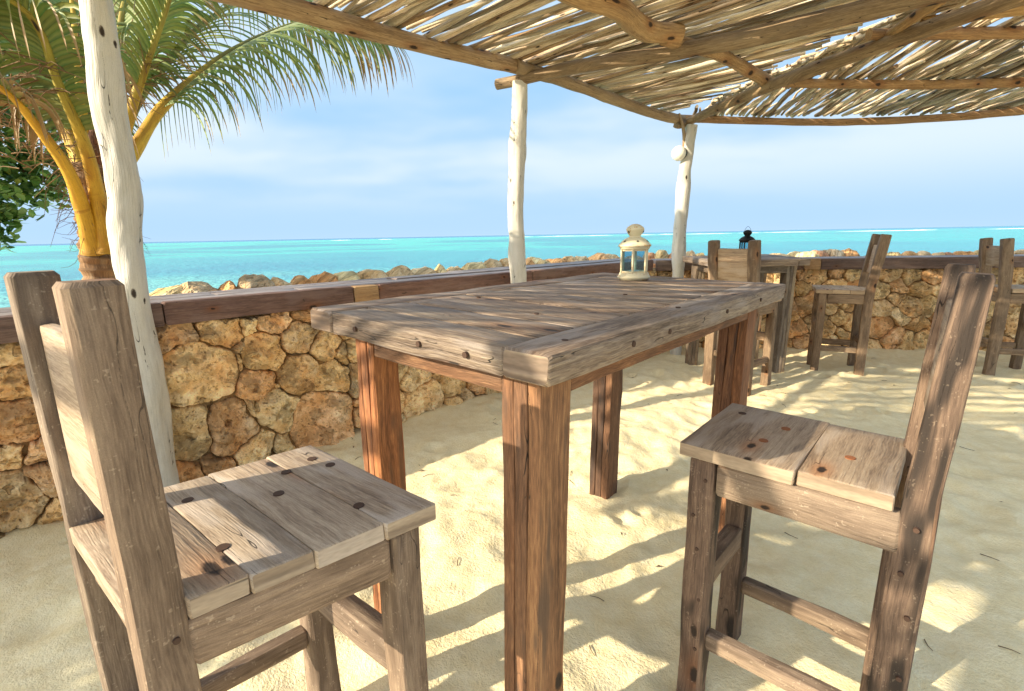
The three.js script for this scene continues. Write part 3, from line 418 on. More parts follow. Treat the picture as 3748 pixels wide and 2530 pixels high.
  // bay over and behind the camera
  for (let row = 0; row < 3; row++) for (let s = -4.0; s < 0; s += 0.042 + R() * 0.026) { const [x, z] = E(s, 0), l = 1.62 * row + R() * 0.3 - 0.05; stick(x + 0.99 * l, z + 0.12 * l, 0.99, 0.12 + (R() - 0.5) * 0.06, 1.62 + R() * 0.3, 0.010 + R() * 0.010, 2.39 + R() * 0.02, 0, hid, 0); }
  for (let s = -5.9; s < -4.0; s += 0.045 + R() * 0.03) { const [x, z] = E(s, 1.15); stick(x, z, 0.99, 0.12 + (R() - 0.5) * 0.06, 2.6 + R() * 0.6, 0.010 + R() * 0.010, 2.39 + R() * 0.02, 0, hid, 0); }  // extra unseen sticks past the roof end, added to shade the right foreground
  const geo = (q, lo) => tube(q.pts, t => lerp(q.r, q.r2, t), { radial: lo ? 5 : 7, n: lo ? 10 : 22, lump: 0.22, freq: 16, tint: q.tn, caps: !lo });
  const all = A.concat(Bk), show = all.slice(0, 300), rest = all.slice(300);
  show.forEach(q => mesh('roof_stick', geo(q), q.k < 0.62 ? M.stick : M.bark, pergola));
  const o = mesh('roof_sticks', mergeGeometries(rest.concat(hid).map(q => geo(q, true))), M.stick, pergola); o.userData.kind = 'stuff';
  console.log('sticks', A.length, Bk.length, hid.length);
}

// ------------------------------------------------------------------ bar chairs
function chair(label, P, o) {                               // P(sx, sz) -> plan point; sx +1 = sitter's left, sz +1 = front
  const c = P(0, 0), t = thing('bar_chair', label, 'chair', [c[0], 0, c[1]], o.group), q = (sx, sz, y) => { const p = P(sx, sz); return V(p[0] - c[0], y, p[1] - c[1]); };
  const R = rng(o.seed), ex = q(1, 0, 0).normalize(), ez = q(0, 1, 0).normalize(), hs = o.hs || 0.75, T = o.top, tn = (k = 1) => tone(R, 0.12, 0.04).map((v, i) => v * k * (o.tint || [1, 1, 1])[i]);
  const w = q(1, 0, 0).length(), d = q(0, 1, 0).length(), pw = o.pw || 0.066, pd = o.pd || 0.07, lw = 0.062;
  // rear posts, bent back above the seat
  const px = 1 - pw * 0.5 / w, pz = -1 + (o.rearOut ? -0.5 : 0.5) * pd / d, rf = o.rearOut ? -1 - 0.2 * pd / d : -1 + pd / d;
  for (const s of [1, -1]) { const a = q(s * px, pz, -0.07), b = q(s * px, pz, hs - 0.06), e = q(s * px, pz, T).addScaledVector(ez, -o.lean), m = b.clone().lerp(e, 0.2).addScaledVector(ez, o.lean * 0.08); if (s < 0 && o.farShift) for (const v of [a, b, m, e]) v.add(o.farShift); mesh('rear_post', timber([a, b, m, e], ex, pw, pd, { r: 0.007, n: 9, tint: tn(o.postTone || 0.92), jit: 0.003, taper: o.taper }), o.stain ? M.stain : M.frame, t); }
  // front legs
  for (const s of [1, -1]) mesh('front_leg', timber([q(s * (1 - 0.04 / w), 1 - 0.045 / d, -0.07), q(s * (1 - 0.04 / w), 1 - 0.045 / d, hs - 0.036)], ex, lw, lw, { r: 0.007, tint: tn(0.95), jit: 0.003 }), o.stain ? M.stain : M.frame, t);
  // seat planks, laid side to side
  const zb = o.rearOut ? -1 : -1 + pd / d, fr = o.split || [0, 0.3, 0.66, 1];
  const plank = (z0, z1, k) => { const zc = (z0 + z1) / 2; mesh('seat_plank', timber([q(-k, zc, hs - 0.0175 + (R() - 0.5) * 0.002), q(k, zc, hs - 0.0175 + (R() - 0.5) * 0.002)], ez, (z1 - z0) * d - 0.0008, 0.035, { r: 0.003, tint: tn(1.04), jit: 0.001, n: 6, skew: true }), M.seat, t); };
  if (!o.rearOut) plank(-1, zb, px - pw * 0.52 / w);
  for (let i = 0; i < fr.length - 1; i++) plank(lerp(zb, 1.05, fr[i]), lerp(zb, 1.05, fr[i + 1]), 1.015 + (R() - 0.5) * 0.012);
  // rails under the seat
  const yr = hs - 0.036 - 0.043, rail = (n, a, b, side, th, h, k = 0.95) => mesh(n, timber([a, b], side, th, h, { r: 0.006, tint: tn(k), jit: 0.003 }), M.frame, t);
  rail('seat_rail', q(1 - 0.02 / w, rf, yr), q(1 - 0.02 / w, 1 - 0.08 / d, yr), ex, 0.03, 0.083, 1.02); rail('seat_rail', q(-1 + 0.02 / w, rf, yr), q(-1 + 0.02 / w, 1 - 0.08 / d, yr), ex, 0.03, 0.083, 1.02);
  rail('seat_rail', q(-px + pw * 0.5 / w, pz, yr), q(px - pw * 0.5 / w, pz, yr), ez, 0.028, 0.083, 1.08); rail('seat_rail', q(-1 + 0.07 / w, 1 - 0.03 / d, yr), q(1 - 0.07 / w, 1 - 0.03 / d, yr), ez, 0.028, 0.083);
  // stretchers: footrest at the front, lower ones at the sides
  rail('footrest', q(-1 + 0.07 / w, 1 - 0.045 / d, o.foot || 0.40), q(1 - 0.07 / w, 1 - 0.045 / d, o.foot || 0.40), ez, 0.05, 0.066, 1.1);
  const ys = o.side || 0.22; for (const s of [1, -1]) rail('side_stretcher', q(s * (1 - 0.04 / w), rf, ys), q(s * (1 - 0.04 / w), 1 - 0.075 / d, ys), ex, 0.034, 0.05, 1.0);
  rail('rear_stretcher', q(-px + pw * 0.5 / w, pz, ys + 0.06), q(px - pw * 0.5 / w, pz, ys + 0.06), ez, 0.034, 0.05);
  // back panel between the posts
  const y0 = o.panel[0], y1 = o.panel[1], ym = (y0 + y1) / 2, back = (ym - hs + 0.06) / (T - hs + 0.06) * o.lean, tl = o.lean / (T - hs + 0.06), up = V(0, 1, 0).addScaledVector(ez, -tl).normalize();
  const pa = q(-px + pw * (o.taper ? 0.2 : 0.48) / w, pz, ym).addScaledVector(ez, -back), pb = q(px - pw * (o.taper ? 0.2 : 0.48) / w, pz, ym).addScaledVector(ez, -back);
  if (o.farShift) pa.add(o.farShift);
  mesh('back_panel', timber([pa, pb], up, y1 - y0, 0.024, { r: 0.006, tint: tn(0.98), jit: 0.002, n: 6 }), M.seat, t);
  // wooden plugs over the screws, empty screw holes
  const plug = (p, nrm, r, m) => { const g = new THREE.CylinderGeometry(r, r * 1.04, 0.006, 14), mm = mesh('plug', g, m, t); mm.position.copy(p).addScaledVector(nrm, -0.0015); mm.quaternion.setFromUnitVectors(V(0, 1, 0), nrm); };
  if (!o.simple) {
    for (const [sx, sz, m] of o.plugs || []) plug(q(sx, sz, hs), V(0, 1, 0), 0.0105, m ? M.pegRust : M.peg);
    for (const y of [0.18, 0.33, 0.47, 0.56, 0.66]) { plug(q(1 - 0.009 / w, 1 - (0.03 + R() * 0.03) / d, y), ex, 0.0045, M.peg); for (const sg of [1, -1]) plug(q(sg * px, pz + (R() - 0.5) * 0.5 * pd / d, y + 0.03).addScaledVector(ex, sg * pw * 0.5), ex.clone().multiplyScalar(sg), 0.005, M.peg); }
  }
  return t;
}
const quad = (A, D, Bq, C) => (sx, sz) => { const u = (1 - sx) / 2, v = (sz + 1) / 2; const f = i => lerp(lerp(A[i], D[i], u), lerp(Bq[i], C[i], u), v); return [f(0), f(1)]; };   // A rear left, D rear right, B front left, C front right
const yawed = (x, z, yaw, w, d) => (sx, sz) => [x + Math.cos(yaw) * sx * w / 2 + Math.sin(yaw) * sz * d / 2, z - Math.sin(yaw) * sx * w / 2 + Math.cos(yaw) * sz * d / 2];
chair('weathered grey bar chair drawn up to the short end of the large table', quad([-0.846, -0.84], [-0.524, -0.582], [-0.514, -1.152], [-0.16, -0.86]), { seed: 1, hs: 0.75, top: 1.205, lean: 0.0, panel: [0.84, 1.12], pw: 0.055, pd: 0.063, foot: 0.405, side: 0.27, split: [0, 0.2, 0.44, 0.74, 1], plugs: [[0.55, -0.25], [-0.5, -0.35], [0.5, 0.55], [-0.6, 0.62], [0.62, 0.86], [0.1, 0.3], [0.35, 0.9]], tint: [1.02, 0.97, 0.95] });
chair('weathered bar chair with dark stained legs at the long side of the large table', quad([0.731, -0.865], [0.955, -1.121], [0.413, -1.133], [0.662, -1.399]), { seed: 2, hs: 0.75, top: 1.172, lean: 0.022, panel: [0.86, 1.10], pw: 0.064, pd: 0.07, taper: 0.68, farShift: V(-0.015, 0, -0.008), rearOut: true, stain: true, postTone: 1, foot: 0.37, side: 0.2, split: [0, 0.4, 1], plugs: [[0.3, 0.3, 1], [-0.35, 0.2, 1], [0.2, -0.55, 1], [-0.6, 0.8]], tint: [0.9, 0.84, 0.8] });
chair('brown bar chair with a broad plain back panel, tucked under the black lantern table', yawed(1.873, -3.98, 2.249, 0.39, 0.42), { seed: 3, hs: 0.73, top: 1.18, lean: 0.06, panel: [0.85, 1.12], pw: 0.075, pd: 0.06, simple: true, tint: [1.12, 0.98, 0.82], group: 'chairs' });
chair('bar chair seen side on, standing alone before the far stone wall', yawed(2.937, -4.403, -2.023, 0.41, 0.413), { seed: 4, hs: 0.742, top: 1.2, lean: 0.06, panel: [0.87, 1.11], pw: 0.06, pd: 0.07, simple: true, tint: [1.1, 0.96, 0.8] });
chair('bar chair with a grey notched back panel, beside the leaning white post', yawed(4.27, -4.17, 1.223, 0.38, 0.4), { seed: 5, hs: 0.75, top: 1.15, lean: 0.05, panel: [0.92, 1.09], pw: 0.065, pd: 0.07, simple: true, tint: [1.05, 0.98, 0.88] });
for (const o of scene.children) if (o.userData.group === 'chairs') delete o.userData.group;

// ------------------------------------------------------------------ tables
function table(label, o) {
  const t = thing('bar_table', label, 'table', [o.x, 0, o.z]); t.rotation.set(o.tx || 0, o.yaw, o.tz || 0, 'YXZ');
  const R = rng(o.seed), { W, L, H } = o, th = 0.056, rw = o.rw || 0.105, y = H - th / 2, tn = (k = 1) => tone(R, 0.14, 0.05).map(v => v * k);
  for (const s of [1, -1]) mesh('edge_rail', timber([[s * (W / 2 - rw / 2), y, -L / 2], [s * (W / 2 - rw / 2), y, L / 2]], V(1, 0, 0), rw, th, { r: 0.006, tint: tn(1), jit: 0.003, n: 14 }), M.top, t);
  let z = L / 2, i = 0; const ws = o.widths; while (z > -L / 2 + 0.01) { const w = Math.min(ws[i % ws.length], z + L / 2); const zc = z - w / 2, dy = (R() - 0.5) * 0.004, last = i === 0 || z - w <= -L / 2 + 0.01, tk = last ? th : 0.036;
    mesh('top_plank', timber([[-W / 2 + rw + 0.0015, H - tk / 2 + dy - 0.001, zc], [W / 2 - rw - 0.0015, H - tk / 2 + dy * 0.5 - 0.001, zc]], V(0, 0, 1), w - 0.0065, tk, { r: 0.004, tint: tn(0.97), jit: 0.0022, n: 7 }), M.top, t); z -= w; i++; }
  const ai = o.inset - 0.03, ya = H - th - 0.032; const ap = (a, b, s) => mesh('apron', timber([a, b], s, 0.034, 0.064, { r: 0.005, tint: tn(0.95) }), o.simple ? M.frame : M.red, t);
  const li = o.inset, lw0 = o.lw || 0.1, lw = lw0;
  for (const s of [1, -1]) { ap([s * (W / 2 - ai), ya, -L / 2 + li + lw / 2], [s * (W / 2 - ai), ya, L / 2 - li - lw / 2], V(1, 0, 0)); ap([-W / 2 + li + lw / 2, ya, s * (L / 2 - ai)], [W / 2 - li - lw / 2, ya, s * (L / 2 - ai)], V(0, 0, 1)); }
  for (const sx of [1, -1]) for (const sz of [1, -1]) {          // each leg is laminated from two pieces
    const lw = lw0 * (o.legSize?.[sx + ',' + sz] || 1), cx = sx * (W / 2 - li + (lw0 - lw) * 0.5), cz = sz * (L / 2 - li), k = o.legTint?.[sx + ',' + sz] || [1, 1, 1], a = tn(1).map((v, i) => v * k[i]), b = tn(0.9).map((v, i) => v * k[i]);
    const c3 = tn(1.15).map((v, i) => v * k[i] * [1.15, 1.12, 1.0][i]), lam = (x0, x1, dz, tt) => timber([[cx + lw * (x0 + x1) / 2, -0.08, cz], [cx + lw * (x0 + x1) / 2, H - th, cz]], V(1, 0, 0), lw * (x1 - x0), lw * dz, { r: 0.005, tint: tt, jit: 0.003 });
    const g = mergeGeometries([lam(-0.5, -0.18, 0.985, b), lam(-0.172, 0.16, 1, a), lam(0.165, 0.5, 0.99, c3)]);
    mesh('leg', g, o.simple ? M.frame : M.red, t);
  }
  const plug = (p, nrm, r) => { const mm = mesh('plug', new THREE.CylinderGeometry(r, r * 1.04, 0.006, 14), M.peg, t); mm.position.set(...p); mm.quaternion.setFromUnitVectors(V(0, 1, 0), nrm); };
  if (!o.simple) { for (const x of [-0.18, 0.06, 0.2]) plug([x, H - 0.03, L / 2 - 0.0005], V(0, 0, 1), 0.0062); for (const zz of [0.45, 0.28, -0.1, -0.42]) plug([W / 2 - 0.0005, H - 0.028, zz], V(1, 0, 0), 0.0062); for (const [x, zz] of [[W / 2 - 0.05, 0.62], [W / 2 - 0.06, 0.1], [0.12, 0.42], [-0.2, 0.3], [0.1, -0.05]]) plug([x, H - 0.001, zz], V(0, 1, 0), 0.0065); }
  return t;
}
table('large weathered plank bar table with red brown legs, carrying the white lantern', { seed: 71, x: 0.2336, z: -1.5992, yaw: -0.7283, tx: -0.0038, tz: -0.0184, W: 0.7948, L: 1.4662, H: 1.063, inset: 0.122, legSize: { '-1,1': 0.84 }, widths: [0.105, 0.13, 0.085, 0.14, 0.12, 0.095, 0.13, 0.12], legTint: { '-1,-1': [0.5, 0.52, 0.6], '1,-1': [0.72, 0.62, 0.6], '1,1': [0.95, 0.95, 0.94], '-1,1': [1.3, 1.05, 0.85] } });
table('small weathered plank bar table against the far wall, carrying the black lantern', { seed: 72, x: 2.07, z: -4.52, yaw: 0.12, tx: 0.03, W: 0.84, L: 0.62, H: 1.02, inset: 0.11, widths: [0.1, 0.12, 0.1, 0.14], lw: 0.09, simple: true });

// ------------------------------------------------------------------ lanterns
function lantern(name, label, pos, yaw, mats, s, handle) {
  const t = thing(name, label, 'lantern', pos); t.rotation.y = yaw; t.scale.setScalar(s);
  mesh('base', lathe([[0, 0], [0.045, 0], [0.056, 0.004], [0.066, 0.013], [0.067, 0.018], [0.064, 0.021], [0.0615, 0.024], [0.060, 0.033], [0.057, 0.036], [0, 0.036]], 40), mats.body, t);
  const top = mesh('roof', lathe([[0, 0.128], [0.055, 0.128], [0.060, 0.131], [0.061, 0.139], [0.066, 0.141], [0.067, 0.145], [0.062, 0.152], [0.052, 0.163], [0.040, 0.172], [0.025, 0.179], [0.022, 0.181], [0.0225, 0.184], [0.030, 0.194], [0.036, 0.207], [0.0375, 0.209], [0.036, 0.212], [0.032, 0.219], [0.020, 0.227], [0.010, 0.231], [0, 0.2315]], 40), mats.body, t);
  const star = (() => { const sh = new THREE.Shape(); for (let i = 0; i < 10; i++) { const r = i % 2 ? 0.0026 : 0.0065, a = i / 10 * 2 * Math.PI + Math.PI / 2; i ? sh.lineTo(r * Math.cos(a), r * Math.sin(a)) : sh.moveTo(r * Math.cos(a), r * Math.sin(a)); } return new THREE.ExtrudeGeometry(sh, { depth: 0.0008, bevelEnabled: false }); })();
  for (let i = 0; i < 6; i++) { const a = i / 6 * 2 * Math.PI + 0.3; for (const [r, y, e] of [[0.0535, 0.1622, 0.75], [0.0342, 0.1995, -0.45]]) { if (y > 0.19 && i % 2) continue; const m = mesh('star_hole', star, mats.hole, top), nrm = V(Math.sin(a) * Math.cos(e), Math.sin(e), Math.cos(a) * Math.cos(e)); m.position.set(Math.sin(a) * r, y, Math.cos(a) * r); m.quaternion.setFromUnitVectors(V(0, 0, 1), nrm); } }
  for (let i = 0; i < 6; i++) {
    const a = i / 6 * 2 * Math.PI, b = (i + 1) / 6 * 2 * Math.PI, r = 0.0555, A = [Math.sin(a) * r, Math.cos(a) * r], Bq = [Math.sin(b) * r, Math.cos(b) * r], mx = (A[0] + Bq[0]) / 2, mz = (A[1] + Bq[1]) / 2, ang = Math.atan2(mx, mz), wd = Math.hypot(A[0] - Bq[0], A[1] - Bq[1]);
    const bar = new THREE.BoxGeometry(0.010, 0.094, 0.006); bar.translate(A[0], 0.082, A[1]); mesh('corner_bar', tint(bar, [1, 1, 1]), mats.body, t);
    const fr = mergeGeometries([[0.0385, 0.006], [0.1255, 0.005]].map(([y, h]) => { const g = new THREE.BoxGeometry(wd - 0.008, h, 0.004); g.rotateY(ang); g.translate(mx * 0.99, y, mz * 0.99); return g; }));
    mesh('pane_frame', fr, mats.body, t);
    const pane = new THREE.PlaneGeometry(wd - 0.009, 0.084); pane.rotateY(ang); pane.translate(mx * 0.985, 0.082, mz * 0.985); mesh('glass_pane', pane, mats.glass, t);
  }
  const latch = new THREE.TorusGeometry(0.004, 0.0009, 6, 14); for (const y of [0.062, 0.095]) { const m = mesh('latch', latch, mats.body, t); m.position.set(0.0555, y, 0.013); m.rotation.y = 0.9; m.scale.set(0.7, 2, 1); }
  mesh('candle_cup', lathe([[0, 0.037], [0.020, 0.037], [0.020, 0.043], [0.0185, 0.043], [0.0185, 0.039], [0, 0.039]], 24), mats.cup, t);
  if (handle) mesh('handle', tube([[-0.035, 0.21, 0], [-0.034, 0.225, 0], [-0.02, 0.247, 0], [0, 0.262, 0], [0.02, 0.247, 0], [0.034, 0.225, 0], [0.035, 0.21, 0]], 0.0014, { radial: 6, n: 24, lump: 0, tint: [1, 1, 1] }), mats.body, t);
  return t;
}
const rustMap = tex(256, 256, (u, v) => { const n = pn(u * 8, v * 8, 8, 8, 601) * 0.5 + pn(u * 24, v * 24, 24, 24, 602) * 0.35 + pn(u * 70, v * 70, 70, 70, 603) * 0.2; return mix3(hex(0xdcd0ae), hex(0xb87e34), sstep(0.27, 0.5, n)); }, true);
const glass = new THREE.MeshPhysicalMaterial({ color: 0xb8d6e4, transmission: 1, thickness: 0, roughness: 0.2, ior: 1.45 });
lantern('white_lantern', 'cream white metal lantern with rust spots and star holes, on the large table', [0.505, 1.058, -2.055], 0.72, { body: new THREE.MeshStandardMaterial({ map: rustMap, roughness: 0.45 }), hole: new THREE.MeshStandardMaterial({ color: 0x2a2118, roughness: 1 }), glass, cup: new THREE.MeshStandardMaterial({ color: 0xd8dad8, roughness: 0.3, metalness: 0.8 }) }, 0.98, false);
lantern('black_lantern', 'black metal lantern with a wire handle, on the small table by the far wall', [2.11, 1.021, -4.52], 0.3, { body: new THREE.MeshStandardMaterial({ color: 0x17191a, roughness: 0.5, metalness: 0.3 }), hole: new THREE.MeshStandardMaterial({ color: 0x050505, roughness: 1 }), glass, cup: new THREE.MeshStandardMaterial({ color: 0x333333, roughness: 0.4, metalness: 0.7 }) }, 1.02, true);

// globe lamp on the corner post
{
  const t = thing('globe_lamp', 'unlit white globe lamp fixed to the post at the wall corner', 'lamp', [1.66, 1.98, -5.03]);
  const ax = V(-0.93, 0, 0.36).normalize(), qn = new THREE.Quaternion().setFromUnitVectors(V(0, 1, 0), ax);
  const gl = mesh('globe', lathe([[0, 0.105], [0.022, 0.102], [0.045, 0.091], [0.062, 0.07], [0.07, 0.045], [0.067, 0.02], [0.055, 0.0], [0.048, -0.004]], 32), new THREE.MeshStandardMaterial({ color: 0xf1ede2, roughness: 0.25 }), t); gl.quaternion.copy(qn);
  const bs = mesh('mount', lathe([[0, -0.045], [0.03, -0.045], [0.052, -0.02], [0.058, 0.002], [0.056, 0.012], [0.05, 0.012], [0, 0.008]], 28), new THREE.MeshStandardMaterial({ color: 0x3b4046, roughness: 0.6 }), t); bs.quaternion.copy(qn);
}

// ------------------------------------------------------------------ coconut palm
{
  const palm = thing('coconut_palm', 'young coconut palm with yellow leaf stalks behind the seaward wall', 'palm tree', [-2.5, 0.5, -3.06]), off = V(-2.5, 0.5, -3.06), R = rng(5150);
  const lp = pts => pts.map(p => V(...p).sub(off));
  const leafM = new THREE.MeshPhysicalMaterial({ vertexColors: true, roughness: 0.55, transmission: 0.22, thickness: 0, side: THREE.DoubleSide });
  const stalkM = wood(91, { w: 512, h: 256, light: 0xffffff, mid: 0xf0ece0, dark: 0xb8a888, patch: 0xc8a878, patchAmt: 0.5, crack: 0.7, knots: 2, grain: 0.9, rough: 0.6 });
  mesh('trunk', tube(lp([[-2.52, 0.4, -3.03], [-2.51, 0.8, -3.05], [-2.5, 1.1, -3.06], [-2.49, 1.22, -3.07], [-2.49, 1.45, -3.09], [-2.48, 1.7, -3.11]]), t => 0.088 * (1 - 0.35 * Math.max(0, t - 0.7)) * (1 + 0.09 * Math.sin(t * 110) ** 3), { radial: 20, n: 160, lump: 0.14, freq: 12, tint: [0.95, 0.8, 0.68] }), M.bark, palm);
  const Y = [0.80, 0.53, 0.05], OR = [0.74, 0.43, 0.03], G = [0.42, 0.36, 0.05], DG = [0.20, 0.22, 0.04];
  const fronds = [
    ['hero', [[-2.46, 1.33, -3.09], [-2.36, 1.66, -3.19], [-2.31, 1.79, -3.26], [-2.21, 2.04, -3.39], [-2.1, 2.22, -3.52], [-1.91, 2.48, -3.74], [-1.68, 2.72, -4.01], [-1.5, 2.87, -4.24], [-1.26, 2.95, -4.48], [-1.04, 2.9, -4.66]], [Y, DG], 0.031, 0.30, 60, 0.74, 1],
    ['up', [[-2.45, 1.38, -3.1], [-2.36, 1.69, -3.16], [-2.29, 1.95, -3.22], [-2.15, 2.27, -3.26], [-2.01, 2.54, -3.28], [-1.9, 2.76, -3.29], [-1.76, 2.95, -3.31], [-1.57, 3.03, -3.35]], [OR, G], 0.03, 0.42, 42, 0.55, 1],
    ['left', [[-2.47, 1.2, -3.02], [-2.42, 1.45, -2.93], [-2.38, 1.65, -2.83], [-2.39, 1.85, -2.7], [-2.37, 1.95, -2.58], [-2.41, 2.02, -2.47], [-2.45, 2.0, -2.35], [-2.54, 1.91, -2.26]], [OR, OR], 0.033, 0.62, 30, 0.42, 0],
    ['front', [[-2.41, 1.2, -3.04], [-2.36, 1.52, -2.98], [-2.31, 1.79, -2.89], [-2.29, 2.08, -2.77], [-2.25, 2.24, -2.69], [-2.25, 2.32, -2.62], [-2.29, 2.35, -2.51], [-2.38, 2.28, -2.42], [-2.46, 2.15, -2.35]], [OR, G], 0.033, 0.40, 44, 0.48, 1],
    ['mid', [[-2.52, 1.39, -3.17], [-2.59, 1.77, -3.18], [-2.68, 1.98, -3.23], [-2.77, 2.18, -3.29], [-2.85, 2.41, -3.35], [-2.93, 2.6, -3.42], [-3.03, 2.79, -3.46]], [Y, G], 0.03, 0.38, 44, 0.6, 0],
    ['vert', [[-2.55, 1.44, -3.21], [-2.58, 1.91, -3.25], [-2.6, 2.12, -3.3], [-2.64, 2.44, -3.39], [-2.69, 2.65, -3.48], [-2.75, 2.9, -3.56], [-2.84, 3.1, -3.62]], [Y, Y], 0.028, 0.40, 44, 0.6, 0],
    ['back', [[-2.52, 1.44, -3.23], [-2.46, 2.14, -3.4], [-2.46, 2.51, -3.52], [-2.46, 2.81, -3.65], [-2.49, 3.11, -3.87], [-2.47, 3.37, -4.12]], [OR, G], 0.03, 0.35, 48, 0.6, 0],
    ['far', [[-2.46, 1.44, -3.15], [-2.46, 2.09, -3.53], [-2.44, 2.47, -3.9], [-2.37, 2.86, -4.29], [-2.24, 3.18, -4.69], [-2.03, 3.38, -5.11], [-1.78, 3.39, -5.52]], [G, DG], 0.028, 0.3, 54, 0.66, 0],
    ['far2', [[-2.54, 1.47, -3.22], [-2.69, 2.22, -3.48], [-2.76, 2.69, -3.8], [-2.77, 3.11, -4.16], [-2.7, 3.44, -4.56], [-2.59, 3.6, -4.96]], [Y, G], 0.026, 0.3, 50, 0.66, 0],
    ['left2', [[-2.5, 1.38, -3.12], [-2.68, 1.91, -3.24], [-2.94, 2.31, -3.41], [-3.15, 2.53, -3.49], [-3.38, 2.61, -3.54], [-3.65, 2.54, -3.56]], [Y, G], 0.028, 0.35, 44, 0.6, 0],
  ];
  function leaflet(p, dir, len, wd, droop, nrm, dry, seed) {
    const pos = [], col = [], uv = [], idx = [], n = 9, d = dir.clone(), q = p.clone(), tw = (R() - 0.5) * 0.5, g1 = [0.06 + R() * 0.05, 0.135 + R() * 0.06, 0.03], g2 = [0.24, 0.25, 0.04], br = [0.33, 0.17, 0.07], tipDry = dry + R() * 0.25;
    const curl = (R() - 0.5) * 0.12;
    for (let i = 0; i <= n; i++) {
      const t = i / n, w = wd * Math.min(1, 0.35 + t * 5) * Math.pow(1 - t, 0.55) * (t > 0.97 ? 0.2 : 1), s = V().crossVectors(d, nrm).normalize().applyAxisAngle(d, tw * t), f = V().crossVectors(s, d).normalize().multiplyScalar(-w * 0.5);
      for (const k of [-1, 0, 1]) { pos.push(q.x + s.x * w * k + (k ? f.x : 0), q.y + s.y * w * k + (k ? f.y : 0), q.z + s.z * w * k + (k ? f.z : 0)); uv.push(k, t); let c = mix3(g1, g2, clamp(0.25 + 0.5 * vn3(seed, t * 3, 1))); c = mix3(c, br, sstep(1 - tipDry, 1 - tipDry + 0.12, t)); if (k === 0) c = mix3(c, [0.42, 0.40, 0.10], 0.35); col.push(...c); }
      q.addScaledVector(d, len / n); d.y -= droop * (0.35 + t) / n * 2.2; d.addScaledVector(s, curl * t); d.normalize();
    }
    for (let i = 0; i < n; i++) for (let j = 0; j < 2; j++) { const a = i * 3 + j; idx.push(a, a + 1, a + 4, a, a + 4, a + 3); }
    const g = buf(pos, uv, idx, col); g.computeVertexNormals(); return g;
  }
  let shown = 0;
  fronds.forEach(([nm, pts, [c0, c1], r, start, count, len, single], fi) => {
    const P = lp(pts), curve = new THREE.CatmullRomCurve3(P, false, 'centripetal');
    const f = mesh('frond', tube(P, t => r * 1.3 * (t < 0.16 ? lerp(1.75, 1, Math.sqrt(t / 0.16)) : t < 0.55 ? lerp(1, 0.5, (t - 0.16) / 0.39) : lerp(0.5, 0.1, (t - 0.55) / 0.45)), { radial: 9, n: 44, lump: 0.05, seed: 700 + fi, color: (t, a, p) => { const k = 0.92 + 0.16 * fbm3(p.x * 20, p.y * 12, p.z * 20, 3); return mix3(c0, c1, sstep(0.22, 0.6, t)).map(v => v * k); }, caps: false }), stalkM, palm);
    const leafs = [];
    for (let i = 0; i < count; i++) for (const sd of [1, -1]) {
      const t = start + (1 - start) * (i + 0.3 * R()) / count, p = curve.getPointAt(Math.min(0.999, t)), T = curve.getTangentAt(Math.min(0.999, t)), up = V(0, 1, 0).addScaledVector(T, -T.y).normalize(), sideV = V().crossVectors(T, up).multiplyScalar(sd), u = (t - start) / (1 - start);
      const dir = T.clone().multiplyScalar(0.42 + 0.7 * u).addScaledVector(sideV, 0.85).addScaledVector(up, nm === 'hero' ? (sd > 0 ? 0.0 : 0.1) : 0.16 + 0.12 * (R() - 0.5)).normalize(), L = len * (0.55 + 0.6 * Math.sin(Math.PI * clamp(0.14 + u * 0.78))) * (0.85 + R() * 0.25);
      leafs.push(leaflet(p, dir, L, 0.0125 + R() * 0.006, (nm === 'front' || nm === 'left' ? 3.2 : nm === 'hero' ? 2.1 : 1.2) * (0.8 + R() * 0.5), up, nm === 'left' ? 0.8 : nm === 'front' ? 0.4 : 0.08 + (u > 0.8 ? 0.3 : 0), fi * 100 + i + (sd > 0 ? 0.5 : 0)));
    }
    if (single && shown + leafs.length <= 300) { leafs.forEach(g => mesh('leaflet', g, leafM, f)); shown += leafs.length; } else { const o = mesh('leaflets', mergeGeometries(leafs), leafM, f); o.userData.kind = 'stuff'; }
  });
  // brown sheath fibre at the crown base and a drying flower stalk with dead strands
  const fib = []; for (let i = 0; i < 260; i++) { const a = R() * 6.28, y = 1.22 + R() * 0.75, r = 0.075 + R() * 0.04, d = V(Math.cos(a), 0, Math.sin(a)), p = V(-2.48, y, -3.1).addScaledVector(d, r), l = 0.05 + R() * 0.16; fib.push(tube([p.clone(), p.clone().addScaledVector(d, l * 0.4).add(V(0, (R() - 0.6) * l, 0)), p.clone().addScaledVector(d, l * 0.6 + R() * 0.04).add(V((R() - 0.5) * 0.05, (R() - 0.75) * l * 1.4, 0))].map(v => v.sub(off)), [0.0022, 0.0008], { radial: 3, n: 5, lump: 0, caps: false, tint: [0.45, 0.30, 0.18] })); }
  const fo = mesh('sheath_fibre', mergeGeometries(fib), M.bark, palm); fo.userData.kind = 'stuff';
  for (const [pts, r] of [[[[-2.42, 1.5, -3.1], [-2.36, 1.72, -3.2], [-2.30, 1.86, -3.26]], 0.022], [[[-2.5, 1.5, -3.15], [-2.5, 1.8, -3.2], [-2.47, 2.0, -3.22]], 0.045]]) mesh('flower_sheath', tube(lp(pts), t => r * Math.sin(Math.PI * clamp(0.12 + t * 0.86)), { radial: 8, n: 16, tint: [0.62, 0.36, 0.26] }), M.bark, palm);
  const dead = []; const D0 = [V(-2.62, 1.83, -2.72), V(-2.4, 2.05, -2.7), V(-2.2, 2.2, -3.3), V(-2.5, 2.2, -3.0), V(-2.3, 2.3, -3.2), V(-2.55, 1.75, -2.95)];
